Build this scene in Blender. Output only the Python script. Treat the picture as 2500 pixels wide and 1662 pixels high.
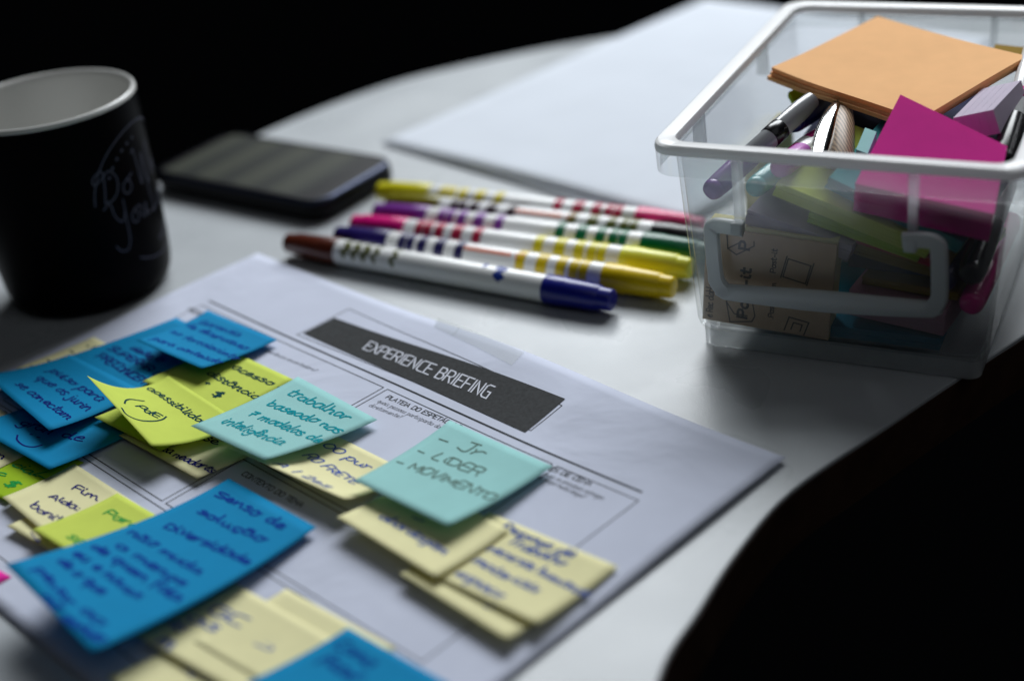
import bpy, math, random
import numpy as np
from mathutils import Matrix, Vector

random.seed(7)
for o in list(bpy.data.objects):
    bpy.data.objects.remove(o, do_unlink=True)
SC = bpy.context.scene
COL = SC.collection
MM = 0.001

# ------------------------------------------------------------------ camera (millimetres, solved from the A4 sheet)
F_PX, PITCH, ROLL, CAM_H = 3436.09, 0.49946, 0.11809, 269.728
IMG_CX, IMG_CY = 1250.0, 831.0
_fw = np.array([0, math.cos(PITCH), -math.sin(PITCH)])
_rt = np.array([1.0, 0, 0])
_up = np.cross(_rt, _fw)
CAM_R = math.cos(ROLL) * _rt - math.sin(ROLL) * _up
CAM_U = math.sin(ROLL) * _rt + math.cos(ROLL) * _up
CAM_W = _fw
CAM_C = np.array([0, 0, CAM_H])

cam = bpy.data.cameras.new("camera")
cam.lens = F_PX / 2500.0 * 36.0
cam.sensor_width = 36.0
cam.sensor_fit = 'HORIZONTAL'
cam.clip_start = 0.01
cam.clip_end = 100
cam.dof.use_dof = True
cam.dof.focus_distance = 0.521
cam.dof.aperture_fstop = 3.6
cam.dof.aperture_blades = 0
camo = bpy.data.objects.new("camera", cam)
COL.objects.link(camo)
mw = Matrix.Identity(4)
for i in range(3):
    mw[i][0], mw[i][1], mw[i][2], mw[i][3] = CAM_R[i], CAM_U[i], -CAM_W[i], CAM_C[i] * MM
camo.matrix_world = mw
SC.camera = camo

# ------------------------------------------------------------------ world, window light, added fill lamp, exposure
world = bpy.data.worlds.new("World")
SC.world = world
world.use_nodes = True
bg = world.node_tree.nodes["Background"]
bg.inputs[0].default_value = (0.75, 0.85, 1.0, 1)
bg.inputs[1].default_value = 0.0008

def area(name, loc, target, sx, sy, watts, col):
    l = bpy.data.lights.new(name, 'AREA')
    l.shape = 'RECTANGLE'; l.size = sx; l.size_y = sy
    l.energy = watts; l.color = col
    o = bpy.data.objects.new(name, l)
    COL.objects.link(o)
    o.location = loc
    o.rotation_euler = (Vector(target) - Vector(loc)).to_track_quat('-Z', 'Y').to_euler()
    return o
area("window_light", (0.42, 1.95, 1.36), (0.05, 0.5, 0.0), 1.5, 1.05, 62, (0.93, 0.97, 1.0))
area("front_fill", (0.5, -0.35, 1.35), (0.05, 0.5, 0.0), 1.5, 1.5, 2.0, (0.90, 0.95, 1.0))  # added fill lamp in place of bounced light, brightens the box contents

SC.view_settings.view_transform = 'Standard'
SC.view_settings.look = 'None'
SC.view_settings.gamma = 1
SC.view_settings.exposure = 0.0
SC.view_settings.use_curve_mapping = False
SC.render.engine = 'CYCLES'
SC.cycles.use_denoising = True
SC.cycles.max_bounces = 10
SC.cycles.transparent_max_bounces = 32
SC.cycles.diffuse_bounces = 4
SC.cycles.caustics_reflective = False
SC.cycles.caustics_refractive = False
SC.cycles.sample_clamp_indirect = 4

# ------------------------------------------------------------------ helpers
def ray(px):
    return (px[0] - IMG_CX) / F_PX * CAM_R - (px[1] - IMG_CY) / F_PX * CAM_U + CAM_W

def back(px, z=0.0):
    """where the photo's line of sight through px meets the height z (mm)"""
    d = ray(px)
    return CAM_C + d * ((z - CAM_C[2]) / d[2])

def proj(P):
    d = np.asarray(P) - CAM_C
    z = d @ CAM_W
    return np.array([IMG_CX + F_PX * (d @ CAM_R) / z, IMG_CY - F_PX * (d @ CAM_U) / z])

def lin(r, g, b):
    f = lambda c: (c / 255 / 12.92) if c / 255 <= 0.04045 else ((c / 255 + 0.055) / 1.055) ** 2.4
    return (f(r), f(g), f(b))

def mat(name, col, rough=0.5, spec=0.5, noise=0.0, nscale=400, bump=0.0, bscale=1500, metal=0.0,
        transl=0.0, coat=0.0, transp=0.0, tcol=None):
    m = bpy.data.materials.new(name)
    m.use_nodes = True
    nt = m.node_tree; N = nt.nodes; L = nt.links
    b = N["Principled BSDF"]; out = N["Material Output"]
    b.inputs["Base Color"].default_value = (*col, 1)
    b.inputs["Roughness"].default_value = rough
    b.inputs["Specular IOR Level"].default_value = spec
    b.inputs["Metallic"].default_value = metal
    b.inputs["Coat Weight"].default_value = coat
    tc = N.new("ShaderNodeTexCoord")
    if noise:
        n = N.new("ShaderNodeTexNoise"); n.inputs["Scale"].default_value = nscale; n.inputs["Detail"].default_value = 4
        L.new(tc.outputs["Object"], n.inputs["Vector"])
        mr = N.new("ShaderNodeMapRange")
        mr.inputs[1].default_value = 0.3; mr.inputs[2].default_value = 0.7
        mr.inputs[3].default_value = 1 - noise; mr.inputs[4].default_value = 1 + noise
        L.new(n.outputs[0], mr.inputs[0])
        mx = N.new("ShaderNodeMix"); mx.data_type = 'RGBA'; mx.blend_type = 'MULTIPLY'
        mx.inputs[0].default_value = 1
        mx.inputs[6].default_value = (*col, 1)
        L.new(mr.outputs[0], mx.inputs[7])
        L.new(mx.outputs[2], b.inputs["Base Color"])
    if bump:
        n2 = N.new("ShaderNodeTexNoise"); n2.inputs["Scale"].default_value = bscale; n2.inputs["Detail"].default_value = 5
        L.new(tc.outputs["Object"], n2.inputs["Vector"])
        bp = N.new("ShaderNodeBump"); bp.inputs["Strength"].default_value = bump; bp.inputs["Distance"].default_value = 0.0003
        L.new(n2.outputs[0], bp.inputs["Height"])
        L.new(bp.outputs[0], b.inputs["Normal"])
    sh = b.outputs[0]
    if transl:
        t = N.new("ShaderNodeBsdfTranslucent"); t.inputs[0].default_value = (*(tcol or col), 1)
        mx = N.new("ShaderNodeMixShader"); mx.inputs[0].default_value = transl
        L.new(sh, mx.inputs[1]); L.new(t.outputs[0], mx.inputs[2]); sh = mx.outputs[0]
    if transp:
        t = N.new("ShaderNodeBsdfTransparent"); t.inputs[0].default_value = (0.97, 0.98, 0.98, 1)
        mx = N.new("ShaderNodeMixShader"); mx.inputs[0].default_value = transp
        L.new(sh, mx.inputs[1]); L.new(t.outputs[0], mx.inputs[2]); sh = mx.outputs[0]
    L.new(sh, out.inputs[0])
    return m

def empty(name, loc=(0, 0, 0), label=None, cat=None, group=None):
    o = bpy.data.objects.new(name, None)
    COL.objects.link(o)
    o.location = [c * MM for c in loc]
    o.empty_display_size = 0.01
    tag(o, label, cat, group)
    return o

def tag(o, label=None, cat=None, group=None, kind=None):
    if label: o["label"] = label
    if cat: o["category"] = cat
    if group: o["group"] = group
    if kind: o["kind"] = kind
    return o

def abs_loc(o):
    p = np.zeros(3)
    while o is not None:
        p += np.array(o.location); o = o.parent
    return p

def obj(name, verts, faces, m, parent=None, smooth=False, origin=None, solid=0.0, bevel=0.0, angle=None):
    """one mesh object from world-space millimetre vertices"""
    v = np.asarray(verts, float) * MM
    base = abs_loc(parent) if parent is not None else np.zeros(3)
    org = np.array(origin, float) * MM if origin is not None else (base if parent is not None else v.mean(0))
    me = bpy.data.meshes.new(name)
    me.from_pydata([tuple(q) for q in (v - org)], [], [tuple(f) for f in faces])
    if smooth:
        me.polygons.foreach_set("use_smooth", [True] * len(me.polygons))
    me.materials.append(m)
    me.update()
    o = bpy.data.objects.new(name, me)
    COL.objects.link(o)
    o.location = org - base
    o.parent = parent
    if angle is not None:
        me.set_sharp_from_angle(angle=math.radians(angle))
    if solid:
        s = o.modifiers.new("thickness", 'SOLIDIFY'); s.thickness = solid * MM; s.offset = -1
    if bevel:
        b = o.modifiers.new("bevel", 'BEVEL'); b.width = bevel * MM; b.segments = 2; b.limit_method = 'ANGLE'
    return o

def catmull(pts, n=5, closed=False):
    pts = [np.array(p, float) for p in pts]
    if len(pts) < 3 and not closed: return pts
    out = []
    m = len(pts)
    for i in range(m if closed else m - 1):
        if closed:
            a, b, c, d = pts[i - 1], pts[i], pts[(i + 1) % m], pts[(i + 2) % m]
        else:
            b, c = pts[i], pts[i + 1]
            a = pts[i - 1] if i else 2 * b - c
            d = pts[i + 2] if i + 2 < m else 2 * c - b
        for k in range(n):
            t = k / n
            out.append(0.5 * (2 * b + (c - a) * t + (2 * a - 5 * b + 4 * c - d) * t * t + (3 * b - a - 3 * c + d) * t ** 3))
    if not closed: out.append(pts[-1])
    return out

# ------------------------------------------------------------------ surfaces one can write on
class Surf:
    off = 0.12
    def inv(self, px, guess=None):
        x = np.array(guess if guess is not None else self.guess, float)
        px = np.array(px, float)
        for _ in range(25):
            r = proj(self.P(*x)) - px
            if abs(r).max() < 0.05: break
            e = 0.05
            J = np.stack([(proj(self.P(x[0] + e, x[1])) - px - r) / e, (proj(self.P(x[0], x[1] + e)) - px - r) / e], 1)
            st = np.linalg.lstsq(J, -r, rcond=None)[0]
            n = np.linalg.norm(st)
            if n > 25: st *= 25 / n
            x = x + st
        return x
    def lift(self, a, b):
        P = np.array(self.P(a, b), float)
        e = 0.3
        ta = np.array(self.P(a + e, b)) - P; tb = np.array(self.P(a, b + e)) - P
        n = np.cross(tb, ta); n /= np.linalg.norm(n) + 1e-9
        return P + n * self.off

SHEET_YAW, SHEET_X, SHEET_Y = -0.83139, -114.046, 607.332
SU = np.array([math.cos(SHEET_YAW), math.sin(SHEET_YAW), 0])
SV = np.array([math.sin(SHEET_YAW), -math.cos(SHEET_YAW), 0])
SO = np.array([SHEET_X, SHEET_Y, 0])

def sheet_uv(P):
    d = np.asarray(P, float) - SO
    return d @ SU, d @ SV

def sheet_z(u, v):
    if u < -6 or u > 303 or v < -6 or v > 216: return 0.12
    z = 0.35
    z += 2.8 * math.exp(-((u - 175) / 62) ** 2 - (v / 24) ** 2)
    q = max(0.0, (u - 205) / 92)
    z += 1.2 * q * q * (0.35 + 0.65 * math.exp(-((v - 20) / 120) ** 2))
    z += 0.22 * math.sin(u / 23.0 + v / 31.0) + 0.18 * math.sin(v / 17.0 - u / 41.0) + 0.4
    return z

class Sheet(Surf):
    guess = (140, 80)
    off = 0.06
    def P(self, u, v):
        return SO + SU * u + SV * v + np.array([0, 0, sheet_z(u, v)])
SHEET = Sheet()

class Note(Surf):
    """sticky note pinned by its four corners in the photo; lifts in mm above what it lies on"""
    def __init__(self, c, lifts, layer, k=1.8, w=51.0, h=51.0):
        self.w, self.h, self.k, self.lay = w, h, k, layer
        self.lf = lifts
        self.guess = (w / 2, h / 2)
        W = []
        for px, l in zip(c, lifts):
            z = layer + l + 0.5
            for _ in range(6):
                P = back(px, z)
                z = sheet_z(*sheet_uv(P)) + layer + l
            W.append(P[:2])
        self.c = W
    def P(self, a, b):
        s, t = a / self.w, b / self.h
        tl, tr, br, bl = self.c
        xy = (1 - t) * ((1 - s) * tl + s * tr) + t * ((1 - s) * bl + s * br)
        l0 = (1 - s) * self.lf[0] + s * self.lf[1]
        l1 = (1 - s) * self.lf[3] + s * self.lf[2]
        tt = min(max(t, 0), 1.2)
        z = l0 + (l1 - l0) * tt ** self.k
        z += sheet_z(*sheet_uv((xy[0], xy[1], 0))) + self.lay
        return np.array([xy[0], xy[1], z])
    def sizes(self):
        q = [self.P(0, 0), self.P(self.w, 0), self.P(self.w, self.h), self.P(0, self.h)]
        return [round(float(np.linalg.norm(q[i] - q[(i + 1) % 4])), 1) for i in range(4)]

def grid(surf, a0, a1, b0, b1, na, nb):
    V = [surf.P(a0 + (a1 - a0) * i / na, b0 + (b1 - b0) * j / nb) for j in range(nb + 1) for i in range(na + 1)]
    Fc = [(j * (na + 1) + i, (j + 1) * (na + 1) + i, (j + 1) * (na + 1) + i + 1, j * (na + 1) + i + 1)
          for j in range(nb) for i in range(na)]
    return V, Fc

# ------------------------------------------------------------------ single-stroke alphabet (x-height 1, y up)
G = {
 'a': (0.95, [[(.72,.85),(.42,1),(.1,.65),(.12,.2),(.4,0),(.7,.35),(.76,.97),(.74,.25),(.95,.05)]]),
 'b': (0.9, [[(.12,1.75),(.1,.8),(.1,.15),(.4,0),(.75,.3),(.7,.8),(.42,.95),(.1,.55)]]),
 'c': (0.8, [[(.68,.82),(.45,1),(.1,.65),(.12,.2),(.42,0),(.75,.2)]]),
 'd': (0.95, [[(.7,.75),(.4,.95),(.1,.6),(.14,.15),(.42,0),(.7,.4),(.78,1.75),(.75,.3),(.95,.02)]]),
 'e': (0.82, [[(.1,.45),(.55,.55),(.64,.82),(.4,1),(.1,.62),(.14,.18),(.42,0),(.8,.2)]]),
 'f': (0.7, [[(.72,1.5),(.5,1.72),(.32,1.4),(.28,.3),(.24,-.4)],[(.02,.85),(.6,.92)]]),
 'g': (0.9, [[(.7,.8),(.4,1),(.1,.65),(.2,.2),(.5,.12),(.7,.5),(.75,.95),(.72,-.4),(.4,-.72),(.08,-.45)]]),
 'h': (0.9, [[(.14,1.75),(.1,.9),(.1,0)],[(.1,.5),(.42,.95),(.66,.75),(.68,.15),(.85,0)]]),
 'i': (0.42, [[(.1,.95),(.1,.2),(.35,.02)],[(.12,1.32),(.17,1.42)]]),
 'j': (0.5, [[(.3,.95),(.3,-.3),(.08,-.65),(-.15,-.4)],[(.32,1.32),(.36,1.42)]]),
 'l': (0.42, [[(.14,1.75),(.1,.9),(.12,.15),(.36,.02)]]),
 'm': (1.25, [[(.06,.95),(.1,.5),(.1,0)],[(.1,.6),(.35,.95),(.52,.7),(.52,0)],[(.52,.6),(.8,.95),(.98,.7),(1.0,.12),(1.18,.02)]]),
 'n': (0.92, [[(.06,.95),(.1,.5),(.1,0)],[(.1,.55),(.4,.95),(.64,.72),(.66,.12),(.86,.02)]]),
 'o': (0.86, [[(.42,1),(.1,.68),(.12,.2),(.42,0),(.72,.3),(.68,.8),(.4,1),(.55,.9),(.85,.92)]]),
 'p': (0.9, [[(.02,.8),(.16,.95),(.12,.2),(.1,-.8)],[(.12,.6),(.42,1),(.76,.7),(.66,.15),(.35,.02),(.12,.25)]]),
 'q': (0.9, [[(.7,.8),(.4,1),(.1,.65),(.2,.15),(.5,.1),(.7,.5),(.75,.95),(.72,-.8)]]),
 'r': (0.68, [[(.06,.95),(.12,.5),(.1,0)],[(.11,.5),(.35,.92),(.62,.9)]]),
 's': (0.72, [[(.62,.85),(.38,1),(.14,.78),(.4,.52),(.62,.25),(.35,0),(.06,.14)]]),
 't': (0.62, [[(.26,1.5),(.22,.6),(.24,.1),(.55,.05)],[(.02,.98),(.55,1.02)]]),
 'u': (0.92, [[(.1,.97),(.1,.3),(.32,0),(.62,.25),(.68,.97),(.68,.2),(.88,.02)]]),
 'v': (0.8, [[(.05,.97),(.32,.02),(.68,.97)]]),
 'x': (0.8, [[(.05,.97),(.7,0)],[(.68,.97),(.05,0)]]),
 'z': (0.8, [[(.05,.95),(.65,.95),(.08,.02),(.72,.02)]]),
 ' ': (0.6, []), '-': (0.8, [[(.08,.5),(.6,.52)]]), '.': (0.35, [[(.1,.02),(.18,.06)]]), ',': (.35, [[(.18,.08),(.06,-.25)]]),
 ':': (0.4, [[(.12,.1),(.18,.16)],[(.12,.75),(.18,.8)]]), '?': (0.8, [[(.1,1.25),(.38,1.5),(.64,1.2),(.34,.75),(.32,.4)],[(.3,.04),(.36,.08)]]),
 '+': (1.0, [[(.1,.6),(.8,.62)],[(.45,.98),(.44,.22)]]), "'": (.3, [[(.15,1.6),(.1,1.3)]]),
 '(': (.55, [[(.45,1.7),(.12,1.1),(.12,.3),(.45,-.3)]]), ')': (.55, [[(.1,1.7),(.42,1.1),(.42,.3),(.1,-.3)]]),
 '$': (1.0, [[(.8,1.3),(.45,1.5),(.12,1.2),(.45,.85),(.82,.5),(.45,.08),(.08,.3)],[(.4,1.75),(.36,-.2)],[(.58,1.75),(.54,-.2)]]),
 '0': (1.0, [[(.5,1.45),(.12,1.05),(.12,.35),(.5,0),(.86,.35),(.86,1.05),(.5,1.45)]]),
 '2': (0.9, [[(.1,1.15),(.4,1.45),(.72,1.1),(.4,.5),(.08,.03),(.8,.03)]]),
 '7': (0.85, [[(.05,1.4),(.75,1.42),(.4,.7),(.25,0)],[(.2,.72),(.7,.76)]]),
 '|': (0.4, [[(.2,1.6),(.2,-.3)]]),
}
CAPS = {
 'A': (1.05, [[(.02,0),(.45,1.45),(.9,0)],[(.2,.5),(.72,.5)]]),
 'B': (1.0, [[(.1,0),(.1,1.45),(.6,1.45),(.8,1.25),(.8,.95),(.6,.78),(.1,.78)],[(.6,.78),(.86,.55),(.86,.2),(.65,0),(.1,0)]]),
 'C': (0.95, [[(.85,1.45),(.3,1.45),(.1,1.25),(.1,.2),(.3,0),(.85,0)]]),
 'D': (1.05, [[(.1,0),(.1,1.45),(.65,1.45),(.88,1.2),(.88,.25),(.65,0),(.1,0)]]),
 'E': (0.92, [[(.82,1.45),(.1,1.45),(.1,0),(.82,0)],[(.1,.74),(.72,.74)]]),
 'F': (0.88, [[(.8,1.45),(.1,1.45),(.1,0)],[(.1,.72),(.7,.72)]]),
 'G': (1.02, [[(.85,1.45),(.3,1.45),(.1,1.25),(.1,.2),(.3,0),(.85,0),(.85,.72),(.5,.72)]]),
 'I': (0.38, [[(.18,0),(.18,1.45)]]),
 'J': (0.8, [[(.2,1.45),(.75,1.45)],[(.55,1.45),(.55,.25),(.4,0),(.15,0),(.02,.2)]]),
 'L': (0.85, [[(.1,1.45),(.1,0),(.75,0)]]),
 'M': (1.2, [[(.08,0),(.12,1.45),(.55,.5),(.98,1.45),(1.05,0)]]),
 'N': (1.08, [[(.1,0),(.1,1.45),(.88,0),(.88,1.45)]]),
 'O': (1.05, [[(.3,1.45),(.1,1.2),(.1,.25),(.3,0),(.7,0),(.9,.25),(.9,1.2),(.7,1.45),(.3,1.45)]]),
 'P': (0.98, [[(.1,0),(.1,1.45),(.65,1.45),(.85,1.25),(.85,.85),(.65,.66),(.1,.66)]]),
 'R': (1.0, [[(.1,0),(.1,1.45),(.65,1.45),(.85,1.25),(.85,.88),(.65,.7),(.1,.7)],[(.5,.7),(.88,0)]]),
 'S': (0.95, [[(.82,1.45),(.3,1.45),(.1,1.25),(.1,.92),(.3,.75),(.65,.72),(.85,.52),(.85,.2),(.65,0),(.1,0)]]),
 'T': (0.95, [[(.02,1.45),(.9,1.45)],[(.46,1.45),(.46,0)]]),
 'U': (1.05, [[(.1,1.45),(.1,.25),(.3,0),(.7,0),(.9,.25),(.9,1.45)]]),
 'V': (1.0, [[(.02,1.45),(.46,0),(.9,1.45)]]),
 'W': (1.4, [[(.02,1.45),(.35,0),(.68,1.1),(1.0,0),(1.32,1.45)]]),
 'X': (1.0, [[(.05,0),(.88,1.45)],[(.05,1.45),(.88,0)]]),
 'Y': (1.0, [[(.02,1.45),(.45,.7),(.88,1.45)],[(.45,.7),(.45,0)]]),
}
ACC = {'ã': ('a', [(.15,1.25),(.35,1.38),(.5,1.28),(.7,1.42)]), 'á': ('a', [(.4,1.2),(.62,1.5)]), 'â': ('a', [(.15,1.2),(.4,1.5),(.65,1.2)]),
       'ê': ('e', [(.15,1.2),(.4,1.5),(.65,1.2)]), 'é': ('e', [(.35,1.2),(.6,1.5)]), 'ç': ('c', [(.42,0),(.52,-.2),(.3,-.4)]),
       'ú': ('u', [(.35,1.2),(.6,1.5)]), 'í': ('i', [(.1,1.2),(.35,1.5)]), 'Á': ('A', [(.4,1.6),(.6,1.85)]), 'Ã': ('A', [(.2,1.6),(.4,1.75),(.55,1.62),(.75,1.8)]),
       'Ç': ('C', [(.5,0),(.55,-.2),(.35,-.4)]), 'Í': ('I', [(.1,1.6),(.3,1.85)]), 'Ê': ('E', [(.2,1.6),(.45,1.85),(.7,1.6)])}
for k_, (base_, st_) in ACC.items():
    tgt = CAPS if base_ in CAPS else G
    adv_, ss_ = tgt[base_]
    tgt[k_] = (adv_, ([s for s in ss_] if base_ != 'i' else ss_[:1]) + [st_])

def ribbon(pts, w, V, Fc):
    pts = [np.array(p, float) for p in pts]
    clean = [pts[0]]
    for p in pts[1:]:
        if np.linalg.norm(p - clean[-1]) > 1e-4: clean.append(p)
    pts = clean
    if len(pts) < 2: return
    n0 = len(V)
    for i, p in enumerate(pts):
        d1 = pts[i] - pts[i - 1] if i else pts[1] - pts[0]
        d2 = pts[i + 1] - pts[i] if i + 1 < len(pts) else pts[-1] - pts[-2]
        d1 = d1 / (np.linalg.norm(d1) + 1e-9); d2 = d2 / (np.linalg.norm(d2) + 1e-9)
        d = d1 + d2
        nn = np.linalg.norm(d)
        d = d1 if nn < .3 else d / nn
        nrm = np.array([-d[1], d[0]])
        m_ = 1 / max(.55, abs(nrm @ np.array([-d1[1], d1[0]])))
        ext = 0.5 * w
        q = p - (d * ext * .6 if i == 0 else 0) + (d * ext * .6 if i + 1 == len(pts) else 0)
        V.append(q + nrm * w / 2 * m_); V.append(q - nrm * w / 2 * m_)
    for i in range(len(pts) - 1):
        a = n0 + 2 * i
        Fc.append((a, a + 1, a + 3, a + 2))

def text_strokes(s, p0, p1, xh, smooth=True, slant=0.12, jit=0.03):
    """strokes in surface mm (b down) for string s written from p0 to p1"""
    p0 = np.array(p0, float); p1 = np.array(p1, float)
    tot = sum((CAPS.get(c) or G.get(c) or (0.6, []))[0] for c in s)
    L = np.linalg.norm(p1 - p0)
    d = (p1 - p0) / L
    up = np.array([d[1], -d[0]])
    sx = L / tot
    x = 0.0; out = []
    for c in s:
        adv, strokes = CAPS.get(c) or G.get(c) or (0.6, [])
        dy = random.uniform(-jit, jit) * 2.4
        gs = 1 + random.uniform(-jit, jit) * 2.5
        sl = slant + random.uniform(-jit, jit) * 1.5
        for st in strokes:
            q = [(x + a_ + random.uniform(-jit, jit), b_ * gs + dy + random.uniform(-jit, jit)) for a_, b_ in st]
            if smooth and (c in G or jit > .02): q = catmull(q, 4)
            elif c in G: q = catmull(q, 3)
            out.append([p0 + d * (a_ * sx + sl * b_ * xh) + up * b_ * xh for a_, b_ in q])
        x += adv
    return out

def draw(surf, strokes, w, m, parent, name="writing", refine=2.5):
    V2, Fc = [], []
    for st in strokes:
        if refine:
            fine = [np.array(st[0], float)]
            for a, b in zip(st[:-1], st[1:]):
                a = np.array(a, float); b = np.array(b, float)
                k = max(1, int(np.linalg.norm(b - a) / refine))
                fine += [a + (b - a) * (i + 1) / k for i in range(k)]
            st = fine
        ribbon(st, w, V2, Fc)
    V3 = [surf.lift(a, b) for a, b in V2]
    return obj(name, V3, Fc, m, parent)

def wr(surf, lines, w, m, parent, xh, name="writing", smooth=True, slant=0.10, jit=0.065, extra=()):
    """lines: (text, start pixel, end pixel[, x-height])"""
    S = []
    for ln in lines:
        size = (ln[3] if len(ln) > 3 else xh) * (1.3 if name == "writing" else 1.0)
        S += text_strokes(ln[0], surf.inv(ln[1]), surf.inv(ln[2]), size, smooth, slant, jit)
    for st in extra:
        S.append(catmull([surf.inv(q) for q in st], 5))
    return draw(surf, S, w, m, parent, name)

# ------------------------------------------------------------------ materials
M = {}
M['table'] = mat('white_laminate', (0.425, 0.45, 0.47), rough=0.3, spec=0.27, noise=0.035, nscale=22, bump=0.22, bscale=1300)
def smudge(m, lo, hi, scale):
    N = m.node_tree.nodes; L = m.node_tree.links
    tc = N.new("ShaderNodeTexCoord"); nz = N.new("ShaderNodeTexNoise"); nz.inputs["Scale"].default_value = scale; nz.inputs["Detail"].default_value = 6
    nz.inputs["Distortion"].default_value = 0.6
    L.new(tc.outputs["Object"], nz.inputs["Vector"])
    mr = N.new("ShaderNodeMapRange"); mr.inputs[1].default_value = .35; mr.inputs[2].default_value = .65; mr.inputs[3].default_value = lo; mr.inputs[4].default_value = hi
    L.new(nz.outputs[0], mr.inputs[0]); L.new(mr.outputs[0], N["Principled BSDF"].inputs["Roughness"])
smudge(M['table'], 0.25, 0.37, 14)
def crumple(m, scale, dist, strength):
    # slow handling waves on paper, added under the fine grain
    N = m.node_tree.nodes; L = m.node_tree.links
    tc = N.new("ShaderNodeTexCoord"); nz = N.new("ShaderNodeTexNoise"); nz.inputs["Scale"].default_value = scale; nz.inputs["Detail"].default_value = 3
    nz.inputs["Distortion"].default_value = 1.2
    L.new(tc.outputs["Object"], nz.inputs["Vector"])
    b2 = N.new("ShaderNodeBump"); b2.inputs["Strength"].default_value = strength; b2.inputs["Distance"].default_value = dist
    L.new(nz.outputs[0], b2.inputs["Height"])
    for n in N:
        if n.type == 'BUMP' and n != b2: L.new(b2.outputs[0], n.inputs["Normal"]); return
    L.new(b2.outputs[0], N["Principled BSDF"].inputs["Normal"])
M['edge'] = mat('dark_brown_edge', (0.045, 0.022, 0.013), rough=0.6, noise=0.3, nscale=90)
M['paper'] = mat('bright_white_paper', (0.62, 0.655, 0.78), rough=0.85, spec=0.12, noise=0.035, nscale=30, bump=0.12, bscale=500, transl=0.12)
M['sheetpaper'] = mat('blank_paper', (0.67, 0.71, 0.775), rough=0.85, spec=0.12, noise=0.02, nscale=25, transl=0.1)
M['print'] = mat('black_toner', (0.030, 0.033, 0.036), rough=0.8, spec=0.08, noise=0.3, nscale=900)
M['printgrey'] = mat('grey_toner', (0.10, 0.105, 0.125), rough=0.8, spec=0.08)
M['bannerprint'] = mat('banner_toner', (0.022, 0.024, 0.026), rough=0.7, spec=0.12, noise=0.35, nscale=700, bump=0.15, bscale=900)
M['bannertext'] = mat('banner_lettering', (0.52, 0.54, 0.62), rough=0.7)
M['tape'] = mat('clear_tape', (0.34, 0.36, 0.37), rough=0.35, spec=0.4, transp=0.74)
crumple(M['paper'], 16, 0.0035, 0.55)
crumple(M['sheetpaper'], 9, 0.004, 0.5)
def note_mat(n, c, t=None): return mat(n, c, rough=0.8, spec=0.15, noise=0.03, nscale=120, bump=0.10, bscale=1400, transl=0.22, tcol=t or c)
M['blue'] = note_mat('blue_note_paper', lin(0, 140, 192))
M['lime'] = note_mat('lime_note_paper', lin(210, 225, 100))
M['green'] = note_mat('bright_lime_note_paper', lin(170, 205, 40))
M['pale'] = note_mat('pale_yellow_note_paper', lin(242, 237, 188))
M['teal'] = note_mat('teal_note_paper', lin(162, 214, 212))
M['magenta'] = note_mat('magenta_note_paper', lin(238, 48, 168))
M['orange'] = note_mat('orange_note_paper', lin(252, 200, 142))
M['whitepad'] = note_mat('white_note_paper', lin(205, 195, 212))
M['pinkpad'] = note_mat('pale_pink_note_paper', lin(196, 150, 170))
M['olive'] = note_mat('ochre_note_paper', lin(150, 120, 30))
M['redpad'] = note_mat('red_note_paper', lin(190, 40, 60))
M['cyan'] = note_mat('cyan_note_paper', lin(0, 120, 150))
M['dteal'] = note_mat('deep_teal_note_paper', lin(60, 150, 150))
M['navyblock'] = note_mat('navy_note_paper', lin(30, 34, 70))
M['kraft'] = mat('kraft_card', lin(196, 168, 138), rough=0.8, noise=0.06, nscale=300, bump=0.2)
M['ink_blue'] = mat('dark_blue_ink', lin(10, 52, 140), rough=0.85, spec=0.06)
M['ink_navy'] = mat('navy_ink', lin(18, 24, 110), rough=0.85, spec=0.06)
M['ink_pale'] = mat('blue_ink', lin(66, 92, 165), rough=0.85, spec=0.06)
M['ink_dark'] = mat('dark_green_ink', lin(16, 62, 66), rough=0.85, spec=0.06)
M['ink_teal'] = mat('teal_ink', lin(0, 140, 152), rough=0.85, spec=0.06)
M['ink_pencil'] = mat('grey_pencil', lin(92, 116, 108), rough=0.85, spec=0.06)
M['ink_green'] = mat('green_ink', lin(38, 150, 70), rough=0.85, spec=0.06)
M['kraftprint'] = mat('carton_print', (0.03, 0.03, 0.03), rough=0.8, spec=0.1)

# ------------------------------------------------------------------ table
edge_px = [(2500, 815), (2330, 925), (2150, 1045), (1930, 1195), (1800, 1340), (1700, 1490), (1600, 1662)]
far_px = [(650, 322), (820, 252), (1000, 192), (1250, 135), (1480, 94)]
outline = [tuple(back(q)[:2]) for q in edge_px]
outline += [(12, 235), (2, 170), (-40, 90), (-160, 40), (-330, 60), (-430, 180), (-440, 340), (-400, 480), (-330, 570), (-246, 645), (-178, 718)]
outline += [tuple(back(q)[:2]) for q in far_px]
outline += [(150, 884), (240, 868), (330, 820), (380, 730), (370, 630), (310, 545), (245, 494)]
ol = catmull(outline, 6, True)
def offset_poly(P, d):
    n = len(P); out = []
    for i in range(n):
        t = P[(i + 1) % n] - P[i - 1]; t = t / np.linalg.norm(t)
        out.append(P[i] + np.array([-t[1], t[0]]) * d)
    return out
area2 = sum(ol[i - 1][0] * ol[i][1] - ol[i][0] * ol[i - 1][1] for i in range(len(ol)))
sgn = -1 if area2 > 0 else 1     # positive distance = outwards
def ring_mesh(loops):
    n = len(loops[0]); V = []; Fc = []
    for L_ in loops: V += [tuple(p) for p in L_]
    for k in range(len(loops) - 1):
        for i in range(n):
            j = (i + 1) % n
            Fc.append((k * n + i, k * n + j, (k + 1) * n + j, (k + 1) * n + i))
    return V, Fc
def z3(P, z): return [(p[0], p[1], z) for p in P]
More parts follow.
